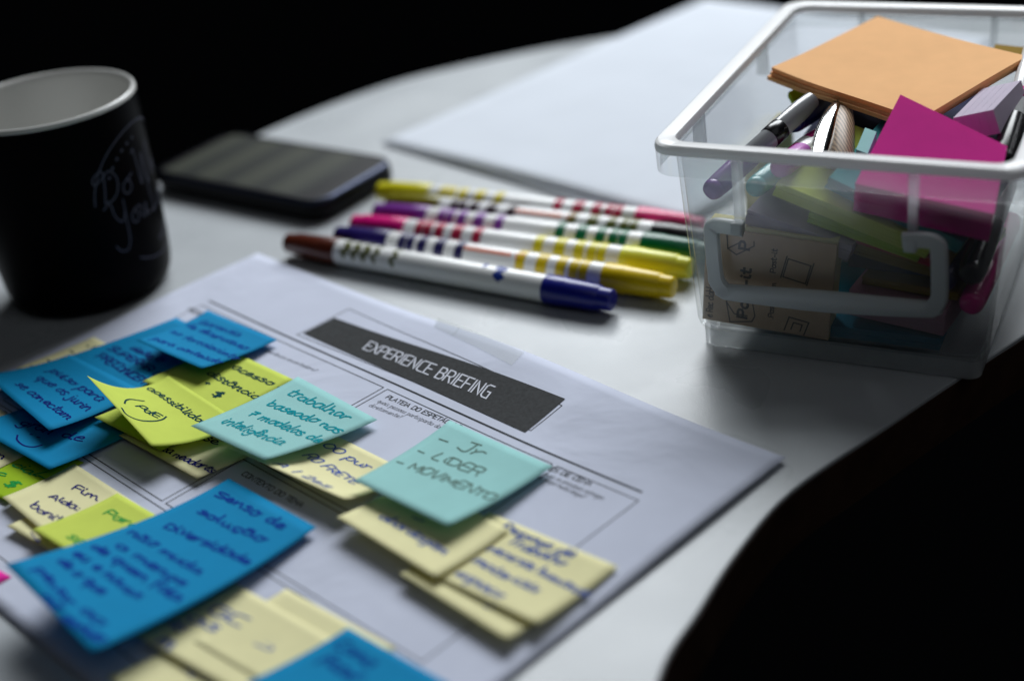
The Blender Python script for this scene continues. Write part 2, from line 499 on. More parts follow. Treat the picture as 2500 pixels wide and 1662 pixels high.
table = empty('table', (0, 500, 0), 'white table top with curved outline and thin dark edge under everything', 'table')
n_ = len(ol)
V, Fc = ring_mesh([z3(offset_poly(ol, -1.0 * sgn * 0 + 0), 0), z3(offset_poly(ol, sgn * 0.5), -0.3), z3(offset_poly(ol, sgn * 0.6), -1.4), z3(offset_poly(ol, 0), -1.4)])
Fc.append(tuple(range(n_)))
obj('tabletop', V, Fc, M['table'], table)
V, Fc = ring_mesh([z3(offset_poly(ol, -sgn * 4), -1.5), z3(offset_poly(ol, sgn * 0.9), -1.5), z3(offset_poly(ol, sgn * 1.0), -3), z3(offset_poly(ol, sgn * 0.9), -23), z3(offset_poly(ol, -sgn * 2), -25)])
Fc.append(tuple(range(4 * n_, 5 * n_)))
obj('edge_band', V, Fc, M['edge'], table)

# ------------------------------------------------------------------ blank sheets behind the markers
def blank_sheet(u0, u1, v0, v1, rot, dz, amp, label, ph=0.0):
    def P(u, v):
        c, s = math.cos(rot), math.sin(rot)
        du, dv = u - u0, v - v1
        uu, vv = u0 + c * du - s * dv, v1 + s * du + c * dv
        q = (u - u0) / (u1 - u0)
        r = 1 - (v1 - v) / (v1 - v0)
        z = dz + amp * (0.5 + 0.5 * math.sin(q * 6.3 - 1.2 + ph)) * r ** 3 + amp * 0.9 * q * q * r ** 3 + 0.5 * math.sin(q * 4 + r * 5 + ph) + 0.5
        P_ = SO + SU * uu + SV * vv
        return np.array([P_[0], P_[1], z])
    class S(Surf): pass
    s_ = S(); s_.P = P
    V, Fc = grid(s_, u0, u1, v0, v1, 24, 30)
    o = obj('blank_sheet', V, Fc, M['sheetpaper'], smooth=True, solid=0.15)
    return tag(o, label, 'paper')
blank_sheet(-54, 154, -421, -126, 0.012, 0.3, 0.3, 'lower blank white sheet peeking out under another behind the markers', 1.0)
blank_sheet(-58, 152, -423, -128, -0.012, 1.0, 1.2, 'upper blank white sheet with a lifted wavy front edge behind the markers')

# ------------------------------------------------------------------ printed briefing sheet
brief = empty('briefing_sheet', SO + SU * 148 + SV * 105, 'white printed canvas sheet covered with sticky notes and black title', 'paper')
V, Fc = grid(SHEET, 0, 297, 0, 210, 66, 46)
obj('page', V, Fc, M['paper'], brief, smooth=True, solid=0.12)
def uline(v, u0, u1): return [(u0, v), (u1, v)]
def vline(u, v0, v1): return [(u, v0), (u, v1)]
draw(SHEET, [uline(43.3, 22.8, 270.5)], 0.95, M['print'], brief, 'title_rule', 4)
def rect(u0, v0, u1, v1): return [[(u0, v0), (u1, v0), (u1, v1), (u0, v1), (u0, v0)]]
cells = [(23, 47.6, 145.8, 108.2), (148.1, 47.6, 234.5, 108.2), (236.8, 47.6, 272.8, 108.2), (23, 110.7, 138.3, 143.6), (140.8, 110.7, 272.8, 143.6),
         (23, 146.2, 147, 196), (149.2, 146.2, 272.8, 196)]
for c in cells:
    draw(SHEET, rect(*c), 0.42, M['print'], brief, 'printed_frame', 4)
draw(SHEET, [[SHEET.inv(q) for q in ((852, 754), (1372, 990), (1296, 1051), (725, 817), (852, 754))]], 0.38, M['print'], brief, 'title_frame', 4)
wr(SHEET, [('PLATEIA DO ESPETÁCULO', (940, 971), (1121, 1047), 1.55)], 0.42, M['print'], brief, 1.75, 'printed_heading', False, 0.0, 0.0)
wr(SHEET, [('quais pessoas participarão do projeto', (920, 981), (1113, 1064)), ('diretamente?', (899, 991), (978, 1022))], 0.21, M['printgrey'], brief, 1.35, 'printed_question', True, 0.0, 0.0)
wr(SHEET, [('como criar uma experiência encantadora?', (560, 822), (770, 908))], 0.21, M['printgrey'], brief, 1.35, 'printed_question', True, 0.0, 0.0)
wr(SHEET, [('RESULTADO', (455, 757), (540, 794), 1.7)], 0.45, M['print'], brief, 1.7, 'printed_heading', False, 0, 0)
wr(SHEET, [('AÇÕES DE CENA', (1310, 1135), (1441, 1186), 1.55)], 0.42, M['print'], brief, 1.7, 'printed_heading', False, 0, 0)
wr(SHEET, [('quais as principais entregas', (1325, 1158), (1471, 1220)), ('do grupo nesta etapa?', (1310, 1166), (1425, 1217))], 0.21, M['printgrey'], brief, 1.35, 'printed_question', True, 0, 0)
wr(SHEET, [('CONTEXTO DO TEMA', (588, 1158), (734, 1238), 1.55)], 0.42, M['print'], brief, 1.75, 'printed_heading', False, 0, 0)
wr(SHEET, [('CENÁRIO DE FUNDO', (-120, 945), (18, 1021), 1.55)], 0.42, M['print'], brief, 1.75, 'printed_heading', False, 0, 0)

# title label glued slightly crooked over its printed frame
class Quad(Surf):
    def __init__(self, px, lift, w, h):
        self.q = [SHEET.inv(p) for p in px]; self.l = lift; self.w, self.h = w, h; self.guess = (w / 2, h / 2)
    def P(self, a, b):
        s, t = a / self.w, b / self.h
        q = self.q
        uv = (1 - t) * ((1 - s) * q[0] + s * q[1]) + t * ((1 - s) * q[3] + s * q[2])
        P_ = SHEET.P(*uv)
        return P_ + np.array([0, 0, self.l])
lab = Quad([(816, 776), (1380, 974), (1282, 1056), (740, 814)], 0.18, 128, 20)
V, Fc = grid(lab, 0, 128, 0, 20, 40, 8)
lo = obj('title_label', V, Fc, M['bannerprint'], brief, smooth=True)
b0_, b1_, bu_ = lab.inv((884, 851)), lab.inv((1190, 974)), lab.inv((904, 833))
bd_ = (b1_ - b0_) / np.linalg.norm(b1_ - b0_); bn_ = np.array([bd_[1], -bd_[0]])
cap_h = (bu_ - b0_) @ bn_; bsl_ = ((bu_ - b0_) @ bd_) / cap_h
draw(lab, text_strokes('EXPERIENCE BRIEFING', b0_, b1_, cap_h / 1.45, False, bsl_, 0.0), 0.66, M['bannertext'], lo, 'lettering')
tp = Quad([(1070, 777), (1280, 861), (1250, 893), (1059, 799)], 0.22, 50, 10)
V, Fc = grid(tp, 0, 50, 0, 10, 24, 6)
to = obj('tape', V, Fc, M['tape'], brief, smooth=True)
draw(tp, [[(13, 0.3), (13.6, 4), (13.2, 6.8), (12.2, 9.6)]], 0.5, M['tape'], to, 'crease', 1)

# ------------------------------------------------------------------ sticky notes
SIZES = {}
def note(key, colour, c, lifts, layer, label, k=1.8, w=51.0, h=51.0, group=None, n=14):
    s_ = Note(c, lifts, layer, k, w, h)
    SIZES[key] = s_.sizes()
    loc = s_.P(w / 2, h / 2)
    loc[2] = sheet_z(*sheet_uv(loc)) + layer
    e_ = empty('sticky_note', loc, label, 'sticky note', group)
    V, Fc = grid(s_, 0, w, 0, h, n, n)
    obj('note_sheet', V, Fc, M[colour], e_, smooth=True, solid=0.10)
    return s_, e_

# left group
s, e = note('n4', 'pale', [(228, 822), (390, 905), (210, 985), (38, 898)], (0, 0, 1, 2.0), 0.3, 'pale yellow note with dark bullet dots, poking out beside the printed sheet edge')
wr(s, [('- de', (207, 846), (240, 857))], 1.0, M['ink_dark'], e, 2.2, extra=[[(172, 857), (180, 862)], [(116, 879), (124, 884)], [(75, 893), (83, 899)], [(186, 868), (195, 866)]])
s, e = note('n21', 'pale', [(-25, 985), (130, 1075), (-60, 1172), (-215, 1080)], (0, 0, 1, 1), 0.5, 'pale yellow note tucked between the smiley note and a lime note')
wr(s, [('on', (-30, 1108), (6, 1122))], 0.9, M['ink_navy'], e, 2.4)
s, e = note('n19', 'green', [(-5, 1052), (205, 1128), (15, 1222), (-190, 1130)], (0, 0, 1.2, 1.2), 0.3, 'bright lime note with green dollar sign under the smiley note')
wr(s, [('cial-', (28, 1135), (104, 1172)), ('c.', (-8, 1155), (16, 1164)), ('$', (8, 1182), (40, 1192))], 1.0, M['ink_green'], e, 2.6)
s, e = note('n17b', 'pale', [(215, 1185), (420, 1300), (230, 1405), (17, 1283)], (0, 0, 2, 2.5), 0.3, 'blank pale yellow note below the note reading Fim')
s, e = note('n17', 'pale', [(182, 1131), (392, 1266), (185, 1362), (6, 1213)], (0, 0, 3.5, 2.5), 0.9, 'pale yellow note reading Fim in navy ink', k=2.2)
wr(s, [('Fim', (173, 1194), (238, 1222)), ('Aida: e', (120, 1213), (218, 1261)), ('bonita', (70, 1236), (164, 1288))], 0.85, M['ink_navy'], e, 2.6, extra=[[(76, 1300), (84, 1312), (96, 1322)]])
s, e = note('n18', 'lime', [(286, 1203), (470, 1306), (262, 1405), (78, 1291)], (0.2, 0.2, 4, 4.5), 1.4, 'lime note with green writing half under the large blue note')
wr(s, [('Para', (252, 1252), (330, 1292)), ('ser', (160, 1310), (215, 1340))], 0.9, M['ink_green'], e, 3.0)
s, e = note('n20', 'blue', [(150, 958), (335, 1050), (120, 1145), (-70, 1040)], (0, 0, 3.5, 3.0), 1.5, 'blue note with a hand-drawn smiley face')
wr(s, [('gran', (46, 1034), (120, 1062)), ('de', (148, 1063), (196, 1079))], 0.85, M['ink_navy'], e, 3.2,
   extra=[[(43, 1062), (42, 1074), (58, 1087), (82, 1091), (103, 1086)], [(74, 1060), (79, 1061)], [(91, 1067), (97, 1068)]])
s, e = note('n2', 'blue', [(430, 775), (602, 857), (350, 978), (160, 872)], (0, 0, 1.2, 1.0), 0.8, 'blue note with the word SUPERAR, shaded by the curled note above it')
wr(s, [('desejo', (318, 850), (390, 886), 1.8), ('SUPERAR O', (262, 850), (388, 922), 1.9), ("'PRECONCEITO'", (228, 868), (372, 950), 1.8)], 0.7, M['ink_navy'], e, 1.9)
s, e = note('n3', 'blue', [(172, 865), (345, 952), (120, 1050), (-38, 915)], (1.2, 1.0, 8.0, 6.0), 1.6, 'blue note reading pulso para que os juri se conectam', k=1.9)
wr(s, [('pulso para', (120, 905), (241, 981)), ('que os jurin', (88, 922), (213, 1004)), ('se conectam', (38, 937), (163, 1025))], 0.75, M['ink_navy'], e, 2.5)
s, e = note('n8', 'pale', [(490, 975), (690, 1072), (481, 1167), (290, 1062)], (0, 0, 2.6, 2.0), 0.3, 'pale yellow note under the lime curled note, blue handwriting at its lower edge')
wr(s, [('reta neadores', (372, 1090), (515, 1154)), ('se', (492, 1073), (528, 1086))], 0.85, M['ink_navy'], e, 2.6)
s, e = note('n7', 'lime', [(425, 930), (560, 1010), (392, 1100), (231, 1018)], (0, 0, 2.0, 2.4), 1.6, 'lime note almost hidden below the lime note with curled corner')
s, e = note('n6', 'lime', [(535, 842), (716, 926), (545, 1020), (348, 930)], (0, 0, 1.2, 1.0), 2.2, 'lime note reading acesso e distancia')
wr(s, [('acesso e', (562, 898), (692, 955)), ('distância', (503, 912), (625, 977)), ('+', (494, 936), (508, 942)), ('$', (515, 963), (540, 972))], 0.9, M['ink_dark'], e, 2.3)
s, e = note('n1', 'blue', [(507, 757), (677, 829), (492, 899), (332, 830)], (0.2, 0.2, 6.0, 8.0), 2.4, 'blue note curling up high at its lower edge beside the printed rule', k=1.6)
wr(s, [('Garantia', (483, 789), (582, 822)), ('de desenvolvto', (452, 796), (597, 854)), ('no fortalecimto', (413, 811), (575, 878)), ('para conteúdo', (368, 828), (533, 888))], 0.75, M['ink_blue'], e, 2.3)
s, e = note('n5', 'lime', [(411, 917), (592, 1034), (370, 1088), (213, 917)], (0.4, 0.4, 8.0, 19.0), 3.4, 'lime note reading acessibilidade with its corner curled up', k=2.3, n=20)
wr(s, [('acessibilidade', (358, 948), (515, 1052)), ('PdE', (329, 990), (386, 1022), 2.6)], 0.85, M['ink_dark'], e, 2.3,
   extra=[[(304, 985), (308, 977), (322, 975), (352, 979)], [(297, 996), (309, 1012), (338, 1025), (372, 1028), (396, 1024), (406, 1017)]])
s, e = note('n10', 'pale', [(775, 1040), (990, 1147), (840, 1217), (561, 1093)], (0, 0, 8.5, 8.0), 0.6, 'pale yellow note with curled lower edge between the two teal notes', k=2.3)
wr(s, [('100 pur', (770, 1080), (898, 1148)), ('RO FRETE', (735, 1112), (868, 1183)), ('A | 2ez', (668, 1130), (800, 1192))], 0.8, M['ink_pale'], e, 2.7)
s, e = note('n9', 'teal', [(727, 919), (921, 1024), (646, 1122), (466, 1039)], (1.2, 0.4, 8.5, 9.5), 2.6, 'teal note reading trabalhar in teal ink', k=1.5)
wr(s, [('trabalhar', (697, 962), (846, 1026)), ('baseado nos', (651, 987), (826, 1058)), ('7 modelos de', (602, 1013), (778, 1081)), ('inteligência', (538, 1030), (684, 1086))], 0.85, M['ink_teal'], e, 2.4)
# right group
s, e = note('n15', 'pale', [(1178, 1292), (1440, 1425), (1238, 1561), (976, 1399)], (0, 0, 4.0, 4.0), 0.3, 'pale yellow note lowest in the stack below the Jr note')
wr(s, [('tecnologia', (1060, 1406), (1245, 1498))], 0.8, M['ink_pale'], e, 2.6)
s, e = note('n14', 'pale', [(1195, 1250), (1509, 1382), (1311, 1523), (1000, 1378)], (0, 0, 3.5, 2.5), 1.2, 'pale yellow note with a bulleted list in blue ink near the sheet edge')
wr(s, [('Pessoas de', (1220, 1290), (1395, 1362)), ('Trabalho', (1236, 1324), (1372, 1382)), ('- recursos humanos', (1165, 1332), (1428, 1455)), ('- materiais', (1118, 1356), (1305, 1448)), ('- espaço', (1080, 1385), (1220, 1460))], 0.8, M['ink_pale'], e, 2.6)
s, e = note('n13', 'pale', [(1010, 1165), (1243, 1292), (1063, 1409), (822, 1261)], (0, 0, 4.0, 4.5), 2.2, 'pale yellow note with one blue word just under the Jr note')
wr(s, [('abordagem', (925, 1262), (1085, 1354))], 0.85, M['ink_pale'], e, 2.8, extra=[[(1008, 1262), (1020, 1268), (1034, 1272)], [(1108, 1270), (1116, 1274)]])
s, e = note('n12', 'teal', [(1098, 1025), (1349, 1137), (1093, 1283), (864, 1172)], (0, 0, 6.0, 6.5), 3.0, 'teal note listing Jr, Lider and Movimento in grey pencil', k=1.7)
wr(s, [('- Jr', (1062, 1074), (1170, 1117), 3.0), ('- LíDER', (1015, 1103), (1170, 1162), 2.5), ('- MOVIMENTO', (962, 1130), (1203, 1220), 2.3)], 0.7, M['ink_pencil'], e, 2.5)
# near group
s, e = note('pink', 'magenta', [(-200, 1285), (28, 1407), (-165, 1515), (-380, 1390)], (0, 0, 1, 1), 0.3, 'magenta note at the sheet corner, showing only a tip beside the large blue note')
s, e = note('n22b', 'pale', [(698, 1436), (965, 1580), (765, 1735), (470, 1565)], (0, 0, 2.5, 2.5), 0.3, 'pale yellow note with two faint blue marks beside the front blue note')
wr(s, [('OB', (690, 1535), (780, 1585)), ('S', (620, 1570), (660, 1590))], 0.9, M['ink_pale'], e, 3.0)
s, e = note('n22a', 'pale', [(572, 1422), (850, 1580), (640, 1725), (330, 1549)], (0, 0, 2.5, 3.0), 1.0, 'pale yellow note marked with a round letter just below the large blue note')
wr(s, [('GC', (505, 1490), (590, 1530)), ('os', (450, 1508), (520, 1545)), ('As', (400, 1520), (440, 1545)), ('m', (375, 1568), (415, 1588))], 1.0, M['ink_pale'], e, 3.4)
s, e = note('n22c', 'pale', [(450, 1562), (712, 1705), (505, 1870), (262, 1650)], (0, 0, 2, 3.0), 1.8, 'pale yellow note overlapping another near the front sheet edge')
wr(s, [('sobre', (510, 1600), (610, 1650)), ('ação', (440, 1630), (520, 1672))], 1.0, M['ink_pale'], e, 3.2)
s, e = note('n23', 'blue', [(849, 1531), (1100, 1670), (875, 1830), (600, 1665)], (0, 0, 3.5, 4.0), 2.8, 'blue note at the front of the sheet beside the pale yellow stack')
wr(s, [('Como', (810, 1575), (905, 1630)), ('fazer', (775, 1610), (870, 1665))], 0.9, M['ink_blue'], e, 3.2)
s, e = note('n16', 'blue', [(559, 1167), (772, 1286), (225, 1592), (13, 1377)], (0.3, 0.3, 14.0, 16.0), 2.6, 'large blue note full of blue handwriting lifting off the sheet', k=1.7, h=105.0, n=18)
wr(s, [('Senso de', (522, 1208), (690, 1292)), ('solução', (480, 1250), (640, 1325)), ('Diversidade', (398, 1285), (606, 1378)), ('não muda', (310, 1300), (485, 1402)),
       ('a menos', (280, 1332), (445, 1432)), ('de quem fala', (222, 1334), (432, 1470)), ('eu e novas', (175, 1352), (335, 1462)), ('de o que', (140, 1368), (245, 1452)),
       ('pensar', (85, 1388), (170, 1480)), ('no', (95, 1455), (135, 1490)), ('ao', (190, 1490), (245, 1528)), ('mundo', (148, 1510), (245, 1570))], 0.95, M['ink_blue'], e, 2.2)

# ------------------------------------------------------------------ markers lying side by side
def lathe_axis(A, B, prof, seg=28, cap=True, up=np.array([0, 0, 1.0])):
    """rings along the line A->B; prof = [(distance from A, radius)]"""
    A = np.array(A, float); B = np.array(B, float)
    d = (B - A) / np.linalg.norm(B - A)
    s1 = np.cross(up, d); s1 /= np.linalg.norm(s1); s2 = np.cross(d, s1)
    V = []; Fc = []
    for (x, r) in prof:
        for i in range(seg):
            t = 2 * math.pi * i / seg
            V.append(A + d * x + (s1 * math.cos(t) + s2 * math.sin(t)) * r)
    for k in range(len(prof) - 1):
        for i in range(seg):
            j = (i + 1) % seg
            Fc.append((k * seg + i, k * seg + j, (k + 1) * seg + j, (k + 1) * seg + i))
    if cap:
        Fc.append(tuple(reversed(range(seg)))); Fc.append(tuple(range((len(prof) - 1) * seg, len(prof) * seg)))
    return V, Fc
def lathe_z(c, prof, seg=64):
    V = []; Fc = []
    for (r, z) in prof:
        for i in range(seg):
            t = 2 * math.pi * i / seg
            V.append((c[0] + r * math.cos(t), c[1] + r * math.sin(t), c[2] + z))
    for k in range(len(prof) - 1):
        for i in range(seg):
            j = (i + 1) % seg
            Fc.append((k * seg + i, k * seg + j, (k + 1) * seg + j, (k + 1) * seg + i))
    return V, Fc

M['barrel'] = mat('white_marker_plastic', (0.82, 0.83, 0.83), rough=0.25, spec=0.5)
def plastic(n, c, rough=0.3, **kw): return mat(n, c, rough=rough, spec=0.5, **kw)
capcol = {'brown': lin(84, 34, 20), 'blue': lin(18, 26, 128), 'navy': lin(34, 22, 92), 'gold': lin(228, 196, 10), 'pink': lin(216, 16, 122),
          'lemon': lin(226, 226, 70), 'purple': lin(112, 44, 140), 'green': lin(0, 92, 66), 'olive': lin(118, 112, 20), 'black': lin(18, 14, 18), 'yellow': lin(214, 206, 30), 'rose': lin(224, 44, 116)}
CAPM = {k: plastic(k + '_cap_plastic', v) for k, v in capcol.items()}
inkcol = {'olivei': lin(88, 92, 40), 'navyi': lin(32, 28, 84), 'goldi': lin(214, 186, 20), 'crimson': lin(172, 18, 62), 'lemoni': lin(216, 206, 40), 'violet': lin(120, 56, 150),
          'greeni': lin(8, 104, 72), 'dark': lin(48, 22, 36), 'mossi': lin(92, 96, 24), 'yellowi': lin(206, 190, 20), 'rust': lin(232, 110, 60), 'bluei': lin(30, 60, 150)}
INK = {k: mat(k + '_print', v, rough=0.35) for k, v in inkcol.items()}

class Barrel(Surf):
    """developed surface of a lying marker: a along the axis, b around it (mm)"""
    off = 0.07
    def __init__(self, A, B, r, L):
        self.A, self.r = np.array(A, float), r
        self.d = (np.array(B) - self.A) / np.linalg.norm(np.array(B) - self.A)
        s1 = np.cross([0, 0, 1.0], self.d); self.s = -s1 / np.linalg.norm(s1); self.u = np.cross(self.s, self.d)
        if self.u[2] < 0: self.u = -self.u
        self.guess = (L * .5, 0)
    def P(self, a, b):
        t = b / self.r
        return self.A + self.d * a + (self.u * math.cos(t) + self.s * math.sin(t)) * self.r
MR = 5.9
def marker(A, B, lc, rc, li, ri, label, special=None, lname='cap', group='markers lying side by side on the table'):
    A = np.array(A, float); B = np.array(B, float); L = np.linalg.norm(B - A)
    e_ = empty('marker', ((A + B) / 2) * [1, 1, 0], label, 'marker', None)
    V, Fc = lathe_axis(A, B, [(30, 5.6), (31, MR), (L - 31, MR), (L - 30, 5.6)], 48)
    obj('barrel', V, Fc, M['barrel'], e_, smooth=True, angle=40)
    for (P0, P1, cm) in ((A, B, lc), (B, A, rc)):
        V, Fc = lathe_axis(P0, P1, [(0.0, 3.4), (0.3, 4.1), (0.9, 4.5), (5.6, 4.75), (6.2, 5.0), (6.6, 5.35), (21, 5.95), (21.6, 6.1), (22.4, 6.22), (30.5, 6.3), (31.0, 6.22), (31.05, 5.7)])
        obj('cap', V, Fc, CAPM[cm], e_, smooth=True, angle=40)
    sf = Barrel(A, B, MR, L)
    for (ink, x0, sg) in ((li, 37.5, 1), (ri, L - 37.5, -1)):
        if not ink: continue
        x = x0
        for wd, gap in ((4.0, .4), (4.2, 1.8), (4.6, 4.4), (5.2, 5.6), (4.4, 0)):
            a0, a1 = x, x + sg * wd
            b0, b1 = -8.4 + random.uniform(-.3, .3), 9.0
            V, Fc = [], []
            for i in range(23):
                b = b0 + (b1 - b0) * i / 22
                V += [sf.lift(min(a0, a1), b), sf.lift(max(a0, a1), b)]
            Fc = [(2 * i, 2 * i + 1, 2 * i + 3, 2 * i + 2) for i in range(22)]
            obj('printed_band', V, Fc, INK[ink], e_, smooth=True)
            x += sg * (wd + gap)
    if special: special(sf, e_, L)
    return e_
def mk_ends(pl, pr, L=171.0, z=6.35):
    A, B = back(pl, z), back(pr, z)
    d = (B - A) / np.linalg.norm(B - A); c = (A + B) / 2
    return c - d * L / 2, c + d * L / 2

def holly(sf, e_, L):
    S = []
    for x in (36, 41.5, 47, 53, 63):
        S.append(catmull([(x + 1.4, -4.5), (x + 2.6, -1.5), (x + .4, 1), (x + 2.6, 3.5), (x + .2, 5.5), (x + 1.6, 8)], 4))
        if x < 50: S.append(catmull([(x + 3.2, -3), (x + 1.6, 0.5), (x + 3.6, 3), (x + 2, 6.5)], 4))
    draw(sf, S, 1.9, INK['olivei'], e_, 'printed_squiggle', 1.0)
    draw(sf, [catmull([(108, -3), (110.5, -1.2), (110, 1.0)], 4)], 1.5, INK['bluei'], e_, 'printed_squiggle', 1.0)
    draw(sf, [catmull([(118, -2.5), (116.5, 0), (119, 2.0), (117, 4), (119.5, 6)], 4), catmull([(118.5, -1), (120.5, .5), (118.5, 3), (121, 5)], 4)], 2.0, INK['bluei'], e_, 'printed_squiggle', 1.0)
def orange_text(sf, e_, L):
    S = [catmull([(72 + 2.2 * i, 3.8), (72.7 + 2.2 * i, 1.6), (73.4 + 2.2 * i, 3.6), (74 + 2.2 * i, 2.0)], 3) for i in range(11)]
    S.append(catmull([(99, 1.2), (98, 2.4), (100, 4.6), (102, 2.2), (100.8, 1.2), (100, 2.2)], 4))
    draw(sf, S, 0.55, INK['rust'], e_, 'printed_line', 0.8)
MK = [
 ((700, 592), (1500, 734), 'brown', 'blue', None, None, 'white marker with brown cap and dark blue cap, next to the printed sheet', holly),
 ((824, 575), (1646, 702), 'navy', 'gold', 'navyi', 'goldi', 'white marker with dark purple cap and golden yellow cap', orange_text),
 ((868, 548), (1682, 655), 'pink', 'lemon', 'crimson', 'lemoni', 'white marker with pink cap and lemon yellow cap', None),
 ((912, 518), (1745, 622), 'purple', 'green', 'violet', 'greeni', 'white marker with purple cap and green cap', None),
 ((962, 496), (1745, 592), 'olive', 'black', 'dark', 'mossi', 'white marker with olive cap and black cap', orange_text),
 ((930, 466), (1712, 556), 'yellow', 'rose', 'yellowi', 'crimson', 'white marker with yellow cap and rose pink cap, beside the blank sheets', None),
]
ENDS = []
for pl, pr, lc, rc, li, ri, lb, sp in MK:
    A, B = mk_ends(pl, pr)
    ENDS.append((A, B))
    marker(A, B, lc, rc, li, ri, lb, sp)

# ------------------------------------------------------------------ phone
M['phone'] = mat('black_phone_shell', (0.003, 0.003, 0.004), rough=0.5, spec=0.15)
M['phone_rim'] = mat('dark_metal_band', (0.02, 0.025, 0.045), rough=0.3, metal=0.9)
def screen_mat():
    m = mat('dim_phone_screen', (0.02, 0.022, 0.018), rough=0.45, spec=0.12)
    nt = m.node_tree; N = nt.nodes; L = nt.links
    tc = N.new("ShaderNodeTexCoord")
    sp = N.new("ShaderNodeSeparateXYZ"); L.new(tc.outputs["Object"], sp.inputs[0])
    ml = N.new("ShaderNodeMath"); ml.operation = 'MULTIPLY'; ml.inputs[1].default_value = 2 * math.pi / 0.026
    L.new(sp.outputs[0], ml.inputs[0])
    sn = N.new("ShaderNodeMath"); sn.operation = 'SINE'; L.new(ml.outputs[0], sn.inputs[0])
    cr = N.new("ShaderNodeValToRGB")
    cr.color_ramp.elements[0].position = 0.30; cr.color_ramp.elements[0].color = (0.006, 0.009, 0.006, 1)
    cr.color_ramp.elements[1].position = 0.62; cr.color_ramp.elements[1].color = (0.026, 0.030, 0.019, 1)
    mr = N.new("ShaderNodeMapRange"); mr.inputs[1].default_value = -1; mr.inputs[2].default_value = 1
    L.new(sn.outputs[0], mr.inputs[0]); L.new(mr.outputs[0], cr.inputs[0])
    L.new(cr.outputs[0], N["Principled BSDF"].inputs["Base Color"])
    return m
def rrect(x0, x1, y0, y1, r, n=6):
    out = []
    for (cx_, cy_, a0) in ((x1 - r, y1 - r, 0), (x0 + r, y1 - r, 90), (x0 + r, y0 + r, 180), (x1 - r, y0 + r, 270)):
        for i in range(n + 1):
            a = math.radians(a0 + 90 * i / n)
            out.append((cx_ + r * math.cos(a), cy_ + r * math.sin(a)))
    return out
PH_C, PH_YAW = np.array([-115.5, 697.0]), math.radians(-37.5)
def ph(x, y, z):
    c, s = math.cos(PH_YAW), math.sin(PH_YAW)
    return (PH_C[0] + c * x - s * y, PH_C[1] + s * x + c * y, z)
def phone_loops(spec):
    return [[ph(p[0], p[1], z) for p in rrect(-57 - o_, 64 + o_, -33 - o_, 30 + o_, max(1, 12 + o_))] for (o_, z) in spec]
phone = empty('phone', (PH_C[0], PH_C[1], 0), 'black smartphone with dim striped screen lying behind the mug', 'phone')
Lp = phone_loops([(-2.5, 0.2), (-0.6, 1.2), (0, 3), (0, 8.0), (-0.4, 9.4)])
V, Fc = ring_mesh(Lp); Fc.append(tuple(reversed(range(len(Lp[0])))))
Fc.append(tuple(range(4 * len(Lp[0]), 5 * len(Lp[0]))))
obj('case', V, Fc, M['phone'], phone, smooth=True, angle=50)
Lp = phone_loops([(-0.5, 9.5), (-0.5, 10.2), (-1.6, 11.4), (-2.4, 11.6), (-2.4, 9.5)])
V, Fc = ring_mesh(Lp); obj('metal_band', V, Fc, M['phone_rim'], phone, smooth=True, angle=40)
Lp = phone_loops([(-2.5, 11.3)])
obj('glass', Lp[0], [tuple(range(len(Lp[0])))], mat('black_phone_glass', (0.003, 0.003, 0.004), rough=0.35, spec=0.12), phone)
so = obj('screen', [ph(-50, -28, 11.36), ph(46, -28, 11.36), ph(46, 25.5, 11.36), ph(-50, 25.5, 11.36)], [(0, 1, 2, 3)], screen_mat(), phone)
# let the striping follow the phone's own axes
me = so.data
rotm = Matrix.Rotation(-PH_YAW, 4, 'Z')
ctr = Vector((0, 0, 0))
for v_ in me.vertices: v_.co = rotm @ (v_.co)
so.rotation_euler = (0, 0, PH_YAW)

# ------------------------------------------------------------------ mug
MC = np.array([-189.2, 594.8, 0.0])
M['mugblack'] = mat('black_glaze', (0.0015, 0.0015, 0.002), rough=0.35, spec=0.02)
M['mugwhite'] = mat('white_glaze', (0.62, 0.62, 0.60), rough=0.22, spec=0.5)
M['mugprint'] = mat('grey_mug_print', (0.10, 0.105, 0.14), rough=0.8, spec=0.05)
mug = empty('mug', MC, 'black ceramic mug with white inside and white script lettering', 'mug')
outp = [(0, 0.3), (30.5, 0.3), (33.2, 0.9), (35.2, 2.6), (36.6, 5.5), (37.5, 10), (38.3, 20), (39.7, 84), (39.75, 88.8)]
V, Fc = lathe_z(MC, outp); obj('body', V, Fc, M['mugblack'], mug, smooth=True)
inp = [(39.75, 88.8), (39.6, 90.0), (39.0, 90.7), (38.3, 90.7), (37.6, 90.0), (37.2, 88), (36.8, 60), (36.2, 14), (34, 8), (29, 5.5), (0, 5)]
V, Fc = lathe_z(MC, inp); obj('interior', V, Fc, M['mugwhite'], mug, smooth=True)
hp = catmull([(-38.5, 72), (-52, 74), (-63, 66), (-65, 48), (-60, 30), (-50, 21), (-38.0, 22)], 6)
V, Fc = [], []
for i, p in enumerate(hp):
    d = (hp[min(i + 1, len(hp) - 1)] - hp[max(i - 1, 0)]); d /= np.linalg.norm(d)
    nrm = np.array([-d[1], d[0]])
    for k in range(12):
        t = 2 * math.pi * k / 12
        q = p + nrm * 4.2 * math.cos(t)
        V.append((MC[0] + q[0], MC[1] + 6.0 * math.sin(t), q[1]))
for i in range(len(hp) - 1):
    for k in range(12):
        Fc.append((i * 12 + k, i * 12 + (k + 1) % 12, (i + 1) * 12 + (k + 1) % 12, (i + 1) * 12 + k))
obj('handle', V, Fc, M['mugblack'], mug, smooth=True)
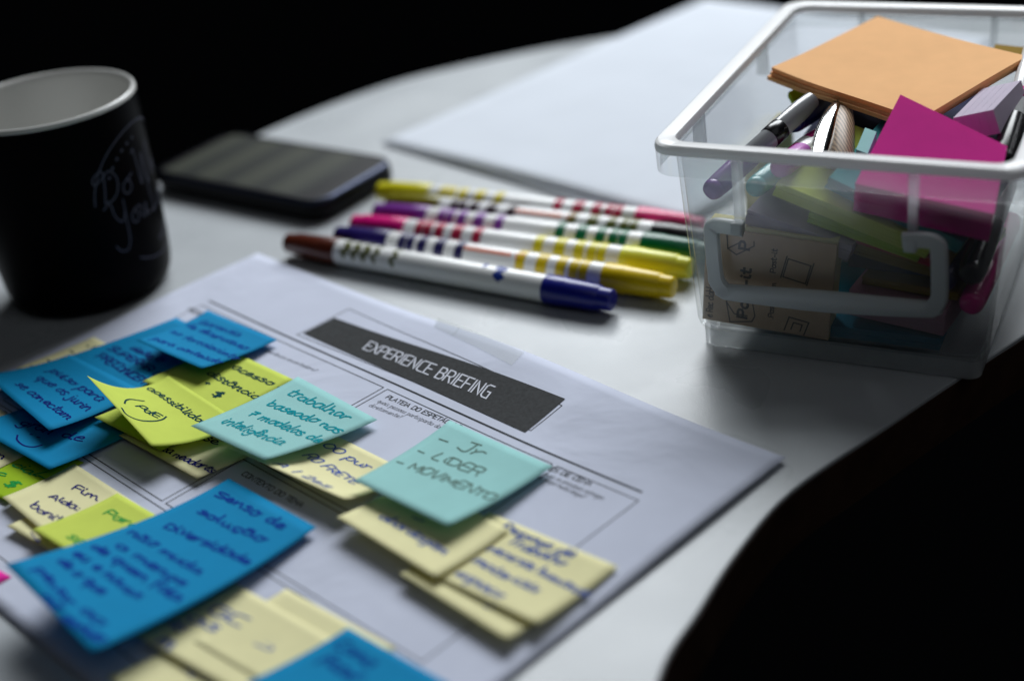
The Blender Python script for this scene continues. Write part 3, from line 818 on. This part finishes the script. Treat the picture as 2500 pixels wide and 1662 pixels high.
class MugSurf(Surf):
    off = 0.08
    guess = (26, 40)
    def P(self, a, b):
        z = 90 - b
        r = 38.3 + 1.4 * min(1, max(-.2, (z - 20) / 64)) + 0.03
        t = a / 39.7
        return np.array([MC[0] + r * math.sin(t), MC[1] - r * math.cos(t), z])
MS = MugSurf()
pD, pY, pTop, pLeft, pBot = MS.inv((257, 497)), MS.inv((285, 575)), MS.inv((286, 339)), MS.inv((239, 428)), MS.inv((320, 622))
def circum(a, b, c):
    A_ = np.array([b - a, c - a]) * 2
    r_ = np.array([b @ b - a @ a, c @ c - a @ a])
    o_ = np.linalg.solve(A_, r_)
    return o_, np.linalg.norm(a - o_)
cc, cr_ = circum(pTop, pLeft, pBot)
S = []
S.append([cc + cr_ * np.array([math.cos(t), math.sin(t)]) for t in np.radians(np.linspace(186, 330, 40))])
S.append([cc + cr_ * np.array([math.cos(t), math.sin(t)]) for t in np.radians(np.linspace(15, 120, 30))])
base1, base2 = pD[1], MS.inv((308, 556))[1]
a1, a2 = pD[0] - 0.5, MS.inv((300, 556))[0]
def script(pts, ox, oy, k): S.append(catmull([(ox + x * k, oy - y * k) for x, y in pts], 6))
kk = 6.0
script([(.1, 0), (.35, 1.2), (.45, 2.2), (.3, 2.5), (-.2, 2.3), (-.5, 1.9), (-.3, 1.6), (.4, 2.0), (1.0, 2.3), (1.5, 1.6), (1.4, .7), (.8, .05), (.1, 0)], a1, base1, kk * .95)
script([(2.3, 1.0), (1.9, .8), (1.8, .3), (2.1, 0), (2.6, .3), (2.5, .9), (2.2, 1.0), (2.5, 1.1), (2.9, 1.3)], a1, base1, kk)
script([(3.3, 2.6), (3.6, 2.8), (3.7, 1.6), (3.8, .1), (4.2, 1.2), (4.5, 2.2), (4.5, 1.0), (4.7, .1), (5.1, 1.4), (5.5, 2.8)], a1, base1, kk)
script([(5.9, 2.5), (5.8, 1.2), (5.8, 0), (6.0, .8), (6.4, 1.0), (6.6, .1), (7.2, .9), (7.0, .1), (7.6, .1), (8.2, .9), (8.3, 2.2), (8.3, 0)], a1, base1, kk)
script([(-1.2, 2.0), (-.6, 2.3), (-.4, 1.2), (.1, .6), (.5, 1.2), (.6, 2.3), (.5, .6), (.4, -1.0), (0, -1.7), (-.6, -1.6), (-.9, -1.1)], a2, base2, kk * .95)
script([(1.3, 1.0), (1.0, .6), (1.1, .1), (1.5, .1), (1.7, .6), (1.4, 1.0), (1.9, 1.1), (2.1, .9), (2.1, .2), (2.5, .2), (2.7, 1.0), (2.7, .2), (3.1, .1)], a2, base2, kk)
script([(4.0, 2.2), (3.8, 2.4), (3.6, 1.6), (3.8, .4), (3.4, .1), (3.8, 0), (4.6, .2)], a2, base2, kk)
script([(5.2, 1.0), (4.8, .6), (5.0, 0), (5.5, .3), (5.3, .9), (5.9, .9), (6.1, .1), (6.5, 1.0), (6.9, .5), (7.3, .8), (7.0, 1.0), (6.9, .2), (7.6, .1)], a2, base2, kk)
for i, t in enumerate(np.radians(np.linspace(212, 262, 6))):
    c_ = cc + (cr_ - 5.5) * np.array([math.cos(t), math.sin(t)])
    S.append([c_ + np.array([-.5, .4]), c_ + np.array([.3, -.5]), c_ + np.array([.6, .5])])
for t in np.radians(np.linspace(88, 35, 12)):
    c_ = cc + (cr_ - 6.5) * np.array([math.cos(t), math.sin(t)])
    S.append([c_ + np.array([-.3, .9]), c_ + np.array([.1, -.9]), c_ + np.array([.9, .2])])
draw(MS, S, 0.55, M['mugprint'], mug, 'lettering', 1.2)

# ------------------------------------------------------------------ storage box
BO = np.array([73.02, 472.37, 0.0]); BYAW = -0.50282
BU = np.array([math.cos(BYAW), math.sin(BYAW), 0]); BV = np.array([-math.sin(BYAW), math.cos(BYAW), 0])
BW, BD, BH = 103.1, 152.9, 86.5
def bx(x, y, z): return BO + BU * x + BV * y + np.array([0, 0, z])
def by(px, y):
    """point where the sight line meets the box-local plane at depth y behind the front foot"""
    d = ray(px)
    t = (y - (CAM_C - BO) @ BV) / (d @ BV)
    return CAM_C + d * t
def bz(px, z): return back(px, z)
def clear_plastic(name, haze, rough=0.12):
    # clear polypropylene: dielectric surface reflection over a mostly clear wall that scatters a little
    m = bpy.data.materials.new(name); m.use_nodes = True
    N = m.node_tree.nodes; L = m.node_tree.links
    N.remove(N["Principled BSDF"])
    tr = N.new("ShaderNodeBsdfTransparent"); tr.inputs[0].default_value = (0.975, 0.98, 0.98, 1)
    df = N.new("ShaderNodeBsdfDiffuse"); df.inputs[0].default_value = (0.84, 0.87, 0.89, 1)
    tl = N.new("ShaderNodeBsdfTranslucent"); tl.inputs[0].default_value = (0.84, 0.88, 0.92, 1)
    gl = N.new("ShaderNodeBsdfGlossy"); gl.inputs["Roughness"].default_value = rough
    lw = N.new("ShaderNodeLayerWeight"); lw.inputs[0].default_value = 0.5
    pw = N.new("ShaderNodeMath"); pw.operation = 'POWER'; pw.inputs[1].default_value = 4.0; L.new(lw.outputs["Facing"], pw.inputs[0])
    fr = N.new("ShaderNodeMapRange"); fr.inputs[3].default_value = 0.035; fr.inputs[4].default_value = 0.7; L.new(pw.outputs[0], fr.inputs[0])
    tc = N.new("ShaderNodeTexCoord"); nz = N.new("ShaderNodeTexNoise"); nz.inputs["Scale"].default_value = 45; nz.inputs["Detail"].default_value = 3
    L.new(tc.outputs["Object"], nz.inputs["Vector"])
    mr = N.new("ShaderNodeMapRange"); mr.inputs[1].default_value = .3; mr.inputs[2].default_value = .7; mr.inputs[3].default_value = haze * .8; mr.inputs[4].default_value = haze * 1.2
    L.new(nz.outputs[0], mr.inputs[0])
    a = N.new("ShaderNodeMixShader"); a.inputs[0].default_value = 0.4
    L.new(df.outputs[0], a.inputs[1]); L.new(tl.outputs[0], a.inputs[2])
    b = N.new("ShaderNodeMixShader"); L.new(mr.outputs[0], b.inputs[0]); L.new(tr.outputs[0], b.inputs[1]); L.new(a.outputs[0], b.inputs[2])
    c = N.new("ShaderNodeMixShader"); L.new(fr.outputs[0], c.inputs[0]); L.new(b.outputs[0], c.inputs[1]); L.new(gl.outputs[0], c.inputs[2])
    L.new(c.outputs[0], N["Material Output"].inputs[0])
    return m
M['boxbody'] = clear_plastic('frosted_clear_plastic', 0.07)
M['boxfoot'] = clear_plastic('frosted_foot_plastic', 0.34)
M['boxrim'] = mat('milky_plastic', (0.96, 0.96, 0.96), rough=0.3, spec=0.5, transl=0.2, tcol=(0.95, 0.96, 0.97), transp=0.08)
M['boxhandle'] = mat('milky_handle_plastic', (0.70, 0.73, 0.74), rough=0.35, spec=0.5, transl=0.3, tcol=(0.8, 0.85, 0.85), transp=0.04)
M['boxrib'] = mat('clear_rib_plastic', (0.82, 0.85, 0.88), rough=0.3, spec=0.5, transl=0.35, tcol=(0.9, 0.93, 0.95), transp=0.62)
box = empty('storage_box', bx(BW / 2, BD / 2, 0), 'translucent plastic storage box with white rim and front handle, full of stationery', 'box')
def bring(o_, z, r=4.5): return [bx(p[0], p[1], z) for p in rrect(-o_, BW + o_, -o_, BD + o_, r + 0.33 * o_, 7)]
V, Fc = ring_mesh([bring(o_, z) for o_, z in [(-1.6, 8.0), (-1.6, 0.2), (-0.5, 0.2), (0.0, 0.8), (0.1, 8.1)]])
obj('foot', V, Fc, M['boxfoot'], box, smooth=True, angle=35)
prof = [(-0.4, 8.0), (0.9, 8.2), (1.6, 9.6), (2.2, 12), (6.8, 83.1), (5.4, 83.1), (0.8, 12.5), (0.0, 10.4), (-1.2, 9.2), (-3, 8.8)]
V, Fc = ring_mesh([bring(o_, z) for o_, z in prof])
nb = len(bring(0, 0)); Fc.append(tuple(range((len(prof) - 1) * nb, len(prof) * nb)))
obj('body', V, Fc, M['boxbody'], box, smooth=True, angle=35)
rp = [(12.1, 75.2), (12.4, 75.0), (12.9, 84.6), (12.6, 85.8), (11.8, 86.5), (7.4, 86.5), (6.6, 86.1), (6.2, 85.2), (6.0, 77.9), (7.2, 77.9), (7.6, 84.4), (11.2, 84.6), (10.9, 75.3), (12.1, 75.2)]
rp = [(12.75, 83.0), (12.9, 84.6), (12.6, 85.8), (11.8, 86.5), (7.4, 86.5), (6.6, 86.1), (6.2, 85.2), (6.1, 83.2), (7.2, 83.2), (7.6, 84.4), (11.2, 84.6), (11.2, 83.0), (12.75, 83.0)]
V, Fc = ring_mesh([bring(o_, z) for o_, z in rp]); obj('rim', V, Fc, M['boxrim'], box, smooth=True, angle=35)
rp = [(12.7, 82.9), (12.35, 75.0), (11.6, 75.0), (11.3, 82.9)]
V, Fc = ring_mesh([bring(o_, z) for o_, z in rp]); obj('skirt', V, Fc, M['boxbody'], box, smooth=True, angle=35)
def wall_o(z): return 1.6 + (z - 9.6) / 68 * 4.7
def box_solid(name, c8, m, parent, bevel=0.4):
    Fc = [(0, 1, 2, 3), (7, 6, 5, 4), (0, 4, 5, 1), (1, 5, 6, 2), (2, 6, 7, 3), (3, 7, 4, 0)]
    return obj(name, c8, Fc, m, parent, bevel=bevel)
def rib(x, z0, z1, front=True, w=1.6):
    def yy(o_): return -o_ if front else BD + o_
    c = []
    for z in (z0, z1):
        i_ = wall_o(min(z, 77)) + 0.1; o_ = min(11.0, i_ + (3.6 if z < 70 else 5.0))
        c += [bx(x - w, yy(i_), z), bx(x + w, yy(i_), z), bx(x + w * .9, yy(o_), z), bx(x - w * .9, yy(o_), z)]
    return box_solid('rib', c, M['boxrib'], box)
for x in (18.4, 79.2): rib(x, 54.5, 84.3)
for x in (22, 78): rib(x, 70, 84.3, False, 1.3)
for yv in (30, 112):
    for (o0, xs) in ((0, -1), (0, 1)):
        c = []
        for z in (70, 84.3):
            i_ = wall_o(min(z, 77)) + .1; o_ = 10.9
            X = (lambda q: -q) if xs < 0 else (lambda q: BW + q)
            c += [bx(X(i_), yv - 1.2, z), bx(X(o_), yv - 1.2, z), bx(X(o_), yv + 1.2, z), bx(X(i_), yv + 1.2, z)]
        box_solid('rib', c, M['boxrib'], box)
# bail handle hanging on the front
def hy(z): return -(wall_o(z) + 4.6)
path = [(20.5, 55.6), (12.5, 56.2), (9.6, 55.6), (8.6, 53)] + [(9.0, 36), (9.6, 32.5), (11.6, 29.6), (15, 28.6)] + [(50, 29.4), (84, 31.0), (87.2, 32.2), (88.8, 35), (89.2, 39)] + [(88.6, 54), (87.6, 57.2), (84, 58.2), (76.5, 57.4)]
hpath = catmull(path, 4)
V, Fc = [], []
for i, p in enumerate(hpath):
    d = hpath[min(i + 1, len(hpath) - 1)] - hpath[max(i - 1, 0)]; d /= np.linalg.norm(d)
    nrm = np.array([-d[1], d[0]])
    hw = 2.8 + 1.3 * min(1, max(0, 1.15 - abs(p[0] - 49) / 40)) * (1 if p[1] < 36 else 0)
    for (s_, y_) in ((-1, -.5), (-.8, -1), (.8, -1), (1, -.5), (1, .5), (.8, 1), (-.8, 1), (-1, .5)):
        q = p + nrm * hw * s_
        V.append(bx(q[0], hy(p[1]) + y_ * 1.5, q[1]))
nh = len(hpath)
for i in range(nh - 1):
    for k in range(8):
        Fc.append((i * 8 + k, i * 8 + (k + 1) % 8, (i + 1) * 8 + (k + 1) % 8, (i + 1) * 8 + k))
Fc += [tuple(reversed(range(8))), tuple(range((nh - 1) * 8, nh * 8))]
obj('handle', V, Fc, M['boxhandle'], box, smooth=True, angle=50)
for x in (18.4, 79.2):
    c = [bx(x + a_, hy(56) + b_, z) for z in (53.5, 58.5) for a_, b_ in ((-2.2, 2.6), (2.2, 2.6), (2.2, -2.2), (-2.2, -2.2))]
    box_solid('hinge_lug', c, M['boxhandle'], box, 0.8)

# ------------------------------------------------------------------ contents of the box
def pad(name, A, B, D, th, m, label, cat='note pad', layers=1, skew=0.0, fan=0.0, bevel=0.15, C=None):
    """block whose visible face is the parallelogram A, B, B+D-A; th mm thick away from the camera"""
    A, B, D = map(lambda q: np.array(q, float), (A, B, D))
    n = np.cross(B - A, D - A); n /= np.linalg.norm(n)
    if n @ (CAM_C - A) > 0: n = -n
    V, Fc = [], []
    C = B + D - A if C is None else np.array(C, float)
    ctr_ = (A + C) / 2
    for k in range(layers):
        t0 = th * k / layers + (0.08 if k else 0); t1 = th * (k + 1) / layers
        rot = random.uniform(-skew, skew); f = 1 + random.uniform(-fan, fan)
        ax = n
        for t in (t0, t1):
            for q in (A, B, C, D):
                d = q - ctr_
                d = d * math.cos(rot) + np.cross(ax, d) * math.sin(rot)
                V.append(ctr_ + d * f + n * t)
        b = 8 * k
        Fc += [(b, b + 1, b + 2, b + 3), (b + 7, b + 6, b + 5, b + 4), (b, b + 4, b + 5, b + 1), (b + 1, b + 5, b + 6, b + 2), (b + 2, b + 6, b + 7, b + 3), (b + 3, b + 7, b + 4, b)]
    o = obj(name, V, Fc, m, bevel=bevel if layers == 1 else 0)
    return tag(o, label, cat), n

# carton sleeve standing against the front wall
cA, cB, cD = bx(2.6, 2.4, 49.5), bx(51.2, 2.4, 47.0), bx(-0.2, 1.2, 11.0)
pad('note_pad', cA + np.array([0, 0, 1.2]) + BV * 1.2, cB + np.array([0, 0, 1.2]) + BV * 1.2, cD + BV * 1.2, 9, M['pale'], 'pale yellow note pad behind the kraft card inside the box', layers=6, skew=.004)
cart, cn = pad('kraft_card', cA, cB, cD, 0.9, M['kraft'], 'kraft card with printed pad logos standing inside the front of the box', 'card')
class Plane(Surf):
    off = 0.1
    def __init__(self, A, B, D): self.A = A; self.u = (B - A) / np.linalg.norm(B - A); self.v = (D - A) / np.linalg.norm(D - A); self.guess = (20, 20)
    def P(self, a, b): return self.A + self.u * a + self.v * b
cs = Plane(cA, cB, cD)
LW, LH = np.linalg.norm(cB - cA), np.linalg.norm(cD - cA)
def ctext(t_, p0, p1, xh, w):
    draw(cs, text_strokes(t_, cs.inv(p0), cs.inv(p1), xh, True, 0, 0), w, M['kraftprint'], cart, 'lettering', 2)
ctext('e Recyclable', (1739, 775), (1744, 694), 1.75, 0.42)
ctext('Post-it', (1823, 779), (1834, 655), 2.5, 1.0)
ctext('P', (1829, 612), (1831, 590), 2.6, 1.0)
ctext('Post-it', (1893, 667), (1898, 608), 1.35, 0.42)
ctext('www.Post-it.com', (1886, 797), (1895, 690), 1.35, 0.36)
S = [[(9.2, LH - 9), (11, LH - .8), (19.5, LH - 2.5), (20.5, LH - 5), (18, LH - 16), (10, LH - 15), (9.2, LH - 9)], [(9.2, LH - 9), (12.5, LH - 4.5), (17.5, LH - 4.5)],
     [(8, 2), (8.6, 7.5), (12, 9.5), (18.5, 5), (18.3, 3.2)], [(8.6, 7.5), (12.5, 4.8)],
     [(30, 15.5), (31.5, 8), (40, 9.5), (38.5, 17), (30, 15.5)], [(29.2, 16), (31, 7)], [(41, 8.3), (39, 17.6)],
     [(32, LH - 1.2), (33.5, LH - 7), (41, LH - 6), (39.5, LH - .4)], [(34.5, LH - 2), (35.3, LH - 5), (38.6, LH - 4.6), (38, LH - 1.8)]]
draw(cs, S, 0.5, M['kraftprint'], cart, 'pictogram', 2)

# pads stacked low in the box
pad('note_pad', bx(10, 4, 13.5), bx(88, 4, 13.0), bx(10, 56, 14), 4.6, M['cyan'], 'cyan note pad flat on the bottom of the box', layers=4, skew=.01)
pad('note_pad', bx(54, 9, 26.5), bx(89.5, 3.5, 25.5), bx(62, 60, 30), 11, M['pinkpad'], 'pale pink note pad low in the box behind the handle', layers=5, skew=.01)
pad('note_pad', bx(58, 13, 30.0), bx(93, 8, 30.5), bx(66, 62, 34), 3.2, M['olive'], 'thin ochre note pad lying on the pale pink pad inside the box', layers=3, skew=.02)
pad('note_pad', bx(44, 12, 47), bx(88, 6, 40), bx(52, 58, 52), 5, M['olive'], 'ochre note pad on edge in the middle of the box', layers=4, skew=.02)
pad('note_pad', bx(40, 10, 51.5), bx(86, 4, 44), bx(48, 58, 56), 3, M['redpad'], 'red note pad under the green pads inside the box', layers=3, skew=.02)
pad('note_pad', bx(18, 4, 57), bx(56, 5, 46), bx(26, 42, 63), 7, M['whitepad'], 'pale lilac note pad leaning above the kraft card in the box', layers=5, skew=.01)
pad('note_pad', bx(40, 6.5, 57), bx(80, 3.5, 47), bx(50, 50, 62), 4.5, M['green'], 'bright green note pad inside the box under the lime pad', layers=4, skew=.015)
pad('note_pad', bx(29.5, 2.5, 69.5), bx(84, 2.0, 51), bx(40, 50, 76), 6.5, M['lime'], 'lime note pad slanting across the front inside the box', layers=5, skew=.01)
pad('note_pad', bx(48, 3.5, 72.5), bx(94.5, 2.8, 52.5), bx(56, 52, 77), 5.0, M['dteal'], 'deep teal note pad between the lime and magenta pads inside the box', layers=5, skew=.01)
pad('note_pad', bx(4, 66, 16), bx(3, 66, 52), bx(4, 116, 16), 6, M['pale'], 'pale yellow note pad on edge along the left wall of the box', layers=5, skew=.01)
pad('note_pad', bx(16, 62, 36), bx(92, 60, 36), bx(16, 138, 34), 22, M['dteal'], 'thick dark teal filler pad added deep in the box to block back light', layers=8, skew=.01)  # added filler pad, mostly hidden, stops light coming through from behind
pad('note_pad', bx(20, 66, 60), bx(96, 64, 62), bx(18, 140, 58), 18, M['navyblock'], 'navy filler block added under the orange pad to block back light', layers=7, skew=.01)  # added filler block, keeps back light out of the box front
pad('note_pad', bx(52, 16, 40), bx(96, 14, 40), bx(52, 56, 42), 8, M['navyblock'], 'dark navy filler pad added in the middle of the box against back light', layers=3, skew=.01)  # filler pad added to darken the bright gap beside the kraft card
# magenta block leaning out of the box
mA, mB = bz((2198, 231), 91.0), bz((2459, 357), 77.5)
mD, mC = by((2088, 448), -3.2), by((2427, 522), -3.2)
mn_ = np.cross(mC - mD, mA - mD); rb_ = ray((2459, 357))
mB = CAM_C + rb_ * (((mD - CAM_C) @ mn_) / (rb_ @ mn_))
mg, mn = pad('note_pad', mA, mB, mD, 14, M['magenta'], 'magenta note block rising above the front rim of the box', layers=7, skew=.004, C=mC)
# pens standing in the box
def tube(name, A, B, prof, m, parent): 
    V, Fc = lathe_axis(A, B, prof, 24)
    return obj(name, V, Fc, m, parent, smooth=True, angle=40)
M['clearpen'] = mat('grey_clear_barrel', (0.30, 0.31, 0.32), rough=0.15, spec=0.6)
M['blackpl'] = plastic('black_pen_plastic', (0.006, 0.006, 0.008), 0.25)
M['purplepl'] = plastic('purple_pen_plastic', lin(122, 66, 152), 0.25)
M['tealpl'] = plastic('teal_pen_plastic', lin(60, 150, 150), 0.25)
M['pinkpl'] = plastic('pink_pen_plastic', lin(215, 30, 140), 0.25)
M['navypl'] = plastic('navy_pen_plastic', lin(22, 28, 90), 0.3)
M['lilacpl'] = plastic('lilac_pen_plastic', lin(190, 110, 190), 0.25)
M['chrome'] = mat('chrome_steel', (0.75, 0.75, 0.74), rough=0.12, metal=1.0)
def wood_mat():
    m = mat('striped_wood', (0.35, 0.22, 0.12), rough=0.5)
    N = m.node_tree.nodes; L = m.node_tree.links
    tc = N.new("ShaderNodeTexCoord"); w = N.new("ShaderNodeTexWave"); w.inputs["Scale"].default_value = 260; w.inputs["Distortion"].default_value = 2
    L.new(tc.outputs["Object"], w.inputs["Vector"])
    cr = N.new("ShaderNodeValToRGB"); cr.color_ramp.elements[0].color = (0.10, 0.055, 0.03, 1); cr.color_ramp.elements[1].color = (0.46, 0.32, 0.2, 1)
    L.new(w.outputs[0], cr.inputs[0]); L.new(cr.outputs[0], N["Principled BSDF"].inputs["Base Color"])
    return m
M['wood'] = wood_mat()
def pen(A, B, capm, barm, r, label, capl=30, band=None, L=135):
    A = np.array(A, float); B = np.array(B, float); d = (B - A) / np.linalg.norm(B - A); B = A + d * L
    e_ = empty('pen', A, label, 'pen')
    tube('cap', A, B, [(0, r * .5), (.5, r * .78), (1.6, r * .92), (3.2, r * .98), (4, r * .9), (5, r), (capl, r * 1.06), (capl + .5, r * .9)], capm, e_)
    tube('barrel', A, B, [(capl + .6, r * .9), (capl + 1, r * .97), (L - 8, r * .97), (L - 1, r * .8), (L, r * .5)], barm, e_)
    if band:
        tube('grip_band', A, B, [(capl + 12, r * .98), (capl + 12.2, r * 1.02), (capl + 19, r * 1.02), (capl + 19.2, r * .98)], band, e_)
    return e_
pen(by((1731, 472), 2.5), by((1978, 248), 58), M['purplepl'], M['clearpen'], 4.2, 'marker with purple end and grey barrel leaning in the left of the box', 24, M['blackpl'], 64)
pen(by((1838, 462), 2.5), by((1985, 345), 52), M['tealpl'], M['pinkpl'], 4.0, 'pen with teal end leaning in the box beside the purple one', 26, M['barrel'], 58)
pen(by((1900, 412), 3.0), by((2030, 330), 60), M['lilacpl'], M['barrel'], 4.0, 'pen with lilac end just above the lime pad in the box', 24, None, 42)
pen(by((2369, 675), 2.6), by((2412, 560), 34), M['blackpl'], M['clearpen'], 4.8, 'black marker standing at the right front corner inside the box', 34, None, 72)
pen(by((2369, 747), 2.8), by((2420, 640), 40), M['pinkpl'], M['pinkpl'], 4.4, 'magenta marker end low in the right corner of the box', 30, None, 78)
pen(by((2305, 690), 4.0), by((2360, 560), 60), M['navypl'], M['navypl'], 4.2, 'navy pen between the ochre pad and the black marker in the box', 30, None, 80)
pen(bx(102, 28, 72), bx(100, 110, 84), M['blackpl'], M['barrel'], 4.2, 'dark pen lying along the right wall of the box', 30, M['pinkpl'], 112)
pen(bx(22, 48, 74), bx(30, 120, 66), M['navypl'], M['navypl'], 4.4, 'navy pen under the orange pad inside the box', 30, None, 90)
# chrome spoon-shaped blade and wooden stick
def blade(A, B, w, th, m, name, label, cat):
    A = np.array(A, float); B = np.array(B, float); d = B - A
    s1 = np.cross(d, CAM_W); s1 /= np.linalg.norm(s1); n = np.cross(s1, d); n /= np.linalg.norm(n)
    if n @ (CAM_C - A) < 0: n = -n
    V, Fc = [], []
    K = 14; J = 8
    for i in range(K + 1):
        t = i / K
        ww = w * (math.sin(math.pi * min(1, .18 + .82 * t)) ** .6 + .12)
        for j in range(J + 1):
            q = (j / J - .5) * 2
            V.append(A + d * t + s1 * ww * q + n * th * (1 - q * q))
    for i in range(K):
        for j in range(J):
            a = i * (J + 1) + j
            Fc.append((a, a + 1, a + J + 2, a + J + 1))
    o = obj(name, V, Fc, m, smooth=True, solid=0.8)
    return tag(o, label, cat)
blade(by((2000, 395), 12), by((2040, 258), 58), 3.9, 2.0, M['chrome'], 'metal_clip', 'shiny chrome curved blade under the orange pad in the box', 'clip')
e_ = empty('wooden_stick', by((2055, 390), 18), 'wooden round stick beside the chrome blade in the box', 'stick')
tube('stick', by((2055, 400), 16), by((2056, 258), 64), [(0, 3.8), (1, 4.6), (34, 4.6), (46, 3.9), (47, 2.0)], M['wood'], e_)
# lime and teal slips deeper in
pad('note_pad', bz((1925, 225), 76), bz((1945, 262), 74), bz((1965, 205), 76), 2, M['green'], 'small green note pad deep under the orange pad in the box', layers=2)
pad('note_pad', by((2112, 312), 36), by((2140, 322), 34), by((2090, 365), 22), 5, M['teal'], 'teal note pad edge between the wooden stick and the magenta block', layers=3)
# white block on the right
wA, wB, wD = bz((2425, 268), 86), bz((2493, 196), 87), bz((2442, 326), 77.5)
pad('note_pad', wA, wB, wD, 15, M['whitepad'], 'white note block under the right corner of the orange pad', layers=5, skew=.003)
pad('note_pad', bz((2430, 108), 78), bz((2540, 120), 78), bz((2410, 150), 76), 3, M['olive'], 'ochre note pad behind the orange pad in the box', layers=2)
# big orange pad on top, upper pages fanned apart at the left corner
oT, oR, oL = bz((2143, 40), 87.0), bz((2508, 137), 85.5), bz((1884, 170), 84.5)
class OrangeTop(Surf):
    guess = (38, 38)
    def __init__(self, dz, sh, bend): self.dz, self.sh, self.bend = dz, sh, bend
    def P(self, a, b):
        s, t = a / 76, b / 76
        P_ = oT + (oR - oT) * s + (oL - oT) * t
        z = -self.bend * (s * (1 - s)) * 4 * .35 + self.bend * 1.1 * max(0, t - .55) ** 2 * 2.2 * (1 - s) + 0.25 * math.sin(s * 7) * math.sin(t * 5)
        return P_ + np.array([-self.sh, self.sh * .15, z + self.dz])
op = empty('note_pad', oT * [1, 1, 0] + (oR - oT) * .5 + (oL - oT) * .5 + np.array([0, 0, 80]), 'large orange sticky note pad lying on top of the box contents', 'note pad')
def slab_surf(sf, th, name):
    na = nb_ = 12
    V1, F1 = grid(sf, 0, 76, 0, 76, na, nb_)
    V2 = [v_ - np.array([0, 0, th]) for v_ in V1]
    n1 = len(V1)
    Fc = list(F1) + [tuple(n1 + i for i in reversed(f)) for f in F1]
    bd = [i for i in range(na + 1)] + [(na + 1) * j + na for j in range(1, nb_ + 1)] + [(na + 1) * nb_ + i for i in range(na - 1, -1, -1)] + [(na + 1) * j for j in range(nb_ - 1, 0, -1)]
    for a, b in zip(bd, bd[1:] + bd[:1]): Fc.append((a, b, n1 + b, n1 + a))
    return obj(name, V1 + V2, Fc, M['orange'], op, smooth=True, angle=40)
slab_surf(OrangeTop(0, 0, 2.0), 1.7, 'page_block')
slab_surf(OrangeTop(-1.74, 0.6, 1.5), 1.3, 'page_block')
slab_surf(OrangeTop(-3.08, 1.8, 1.0), 1.5, 'page_block')

if __name__ == "__main__":
    import os
    if os.environ.get("SCENE_DEBUG"):
        for k, v_ in SIZES.items(): print('SIZE', k, v_)
        for i in range(len(ENDS) - 1):
            A, B = ENDS[i]
            for q in ENDS[i + 1]:
                d = (B - A) / np.linalg.norm(B - A); r_ = q - A
                print('GAP', i, round(float(np.linalg.norm(r_ - d * (r_ @ d))), 1), 'z')
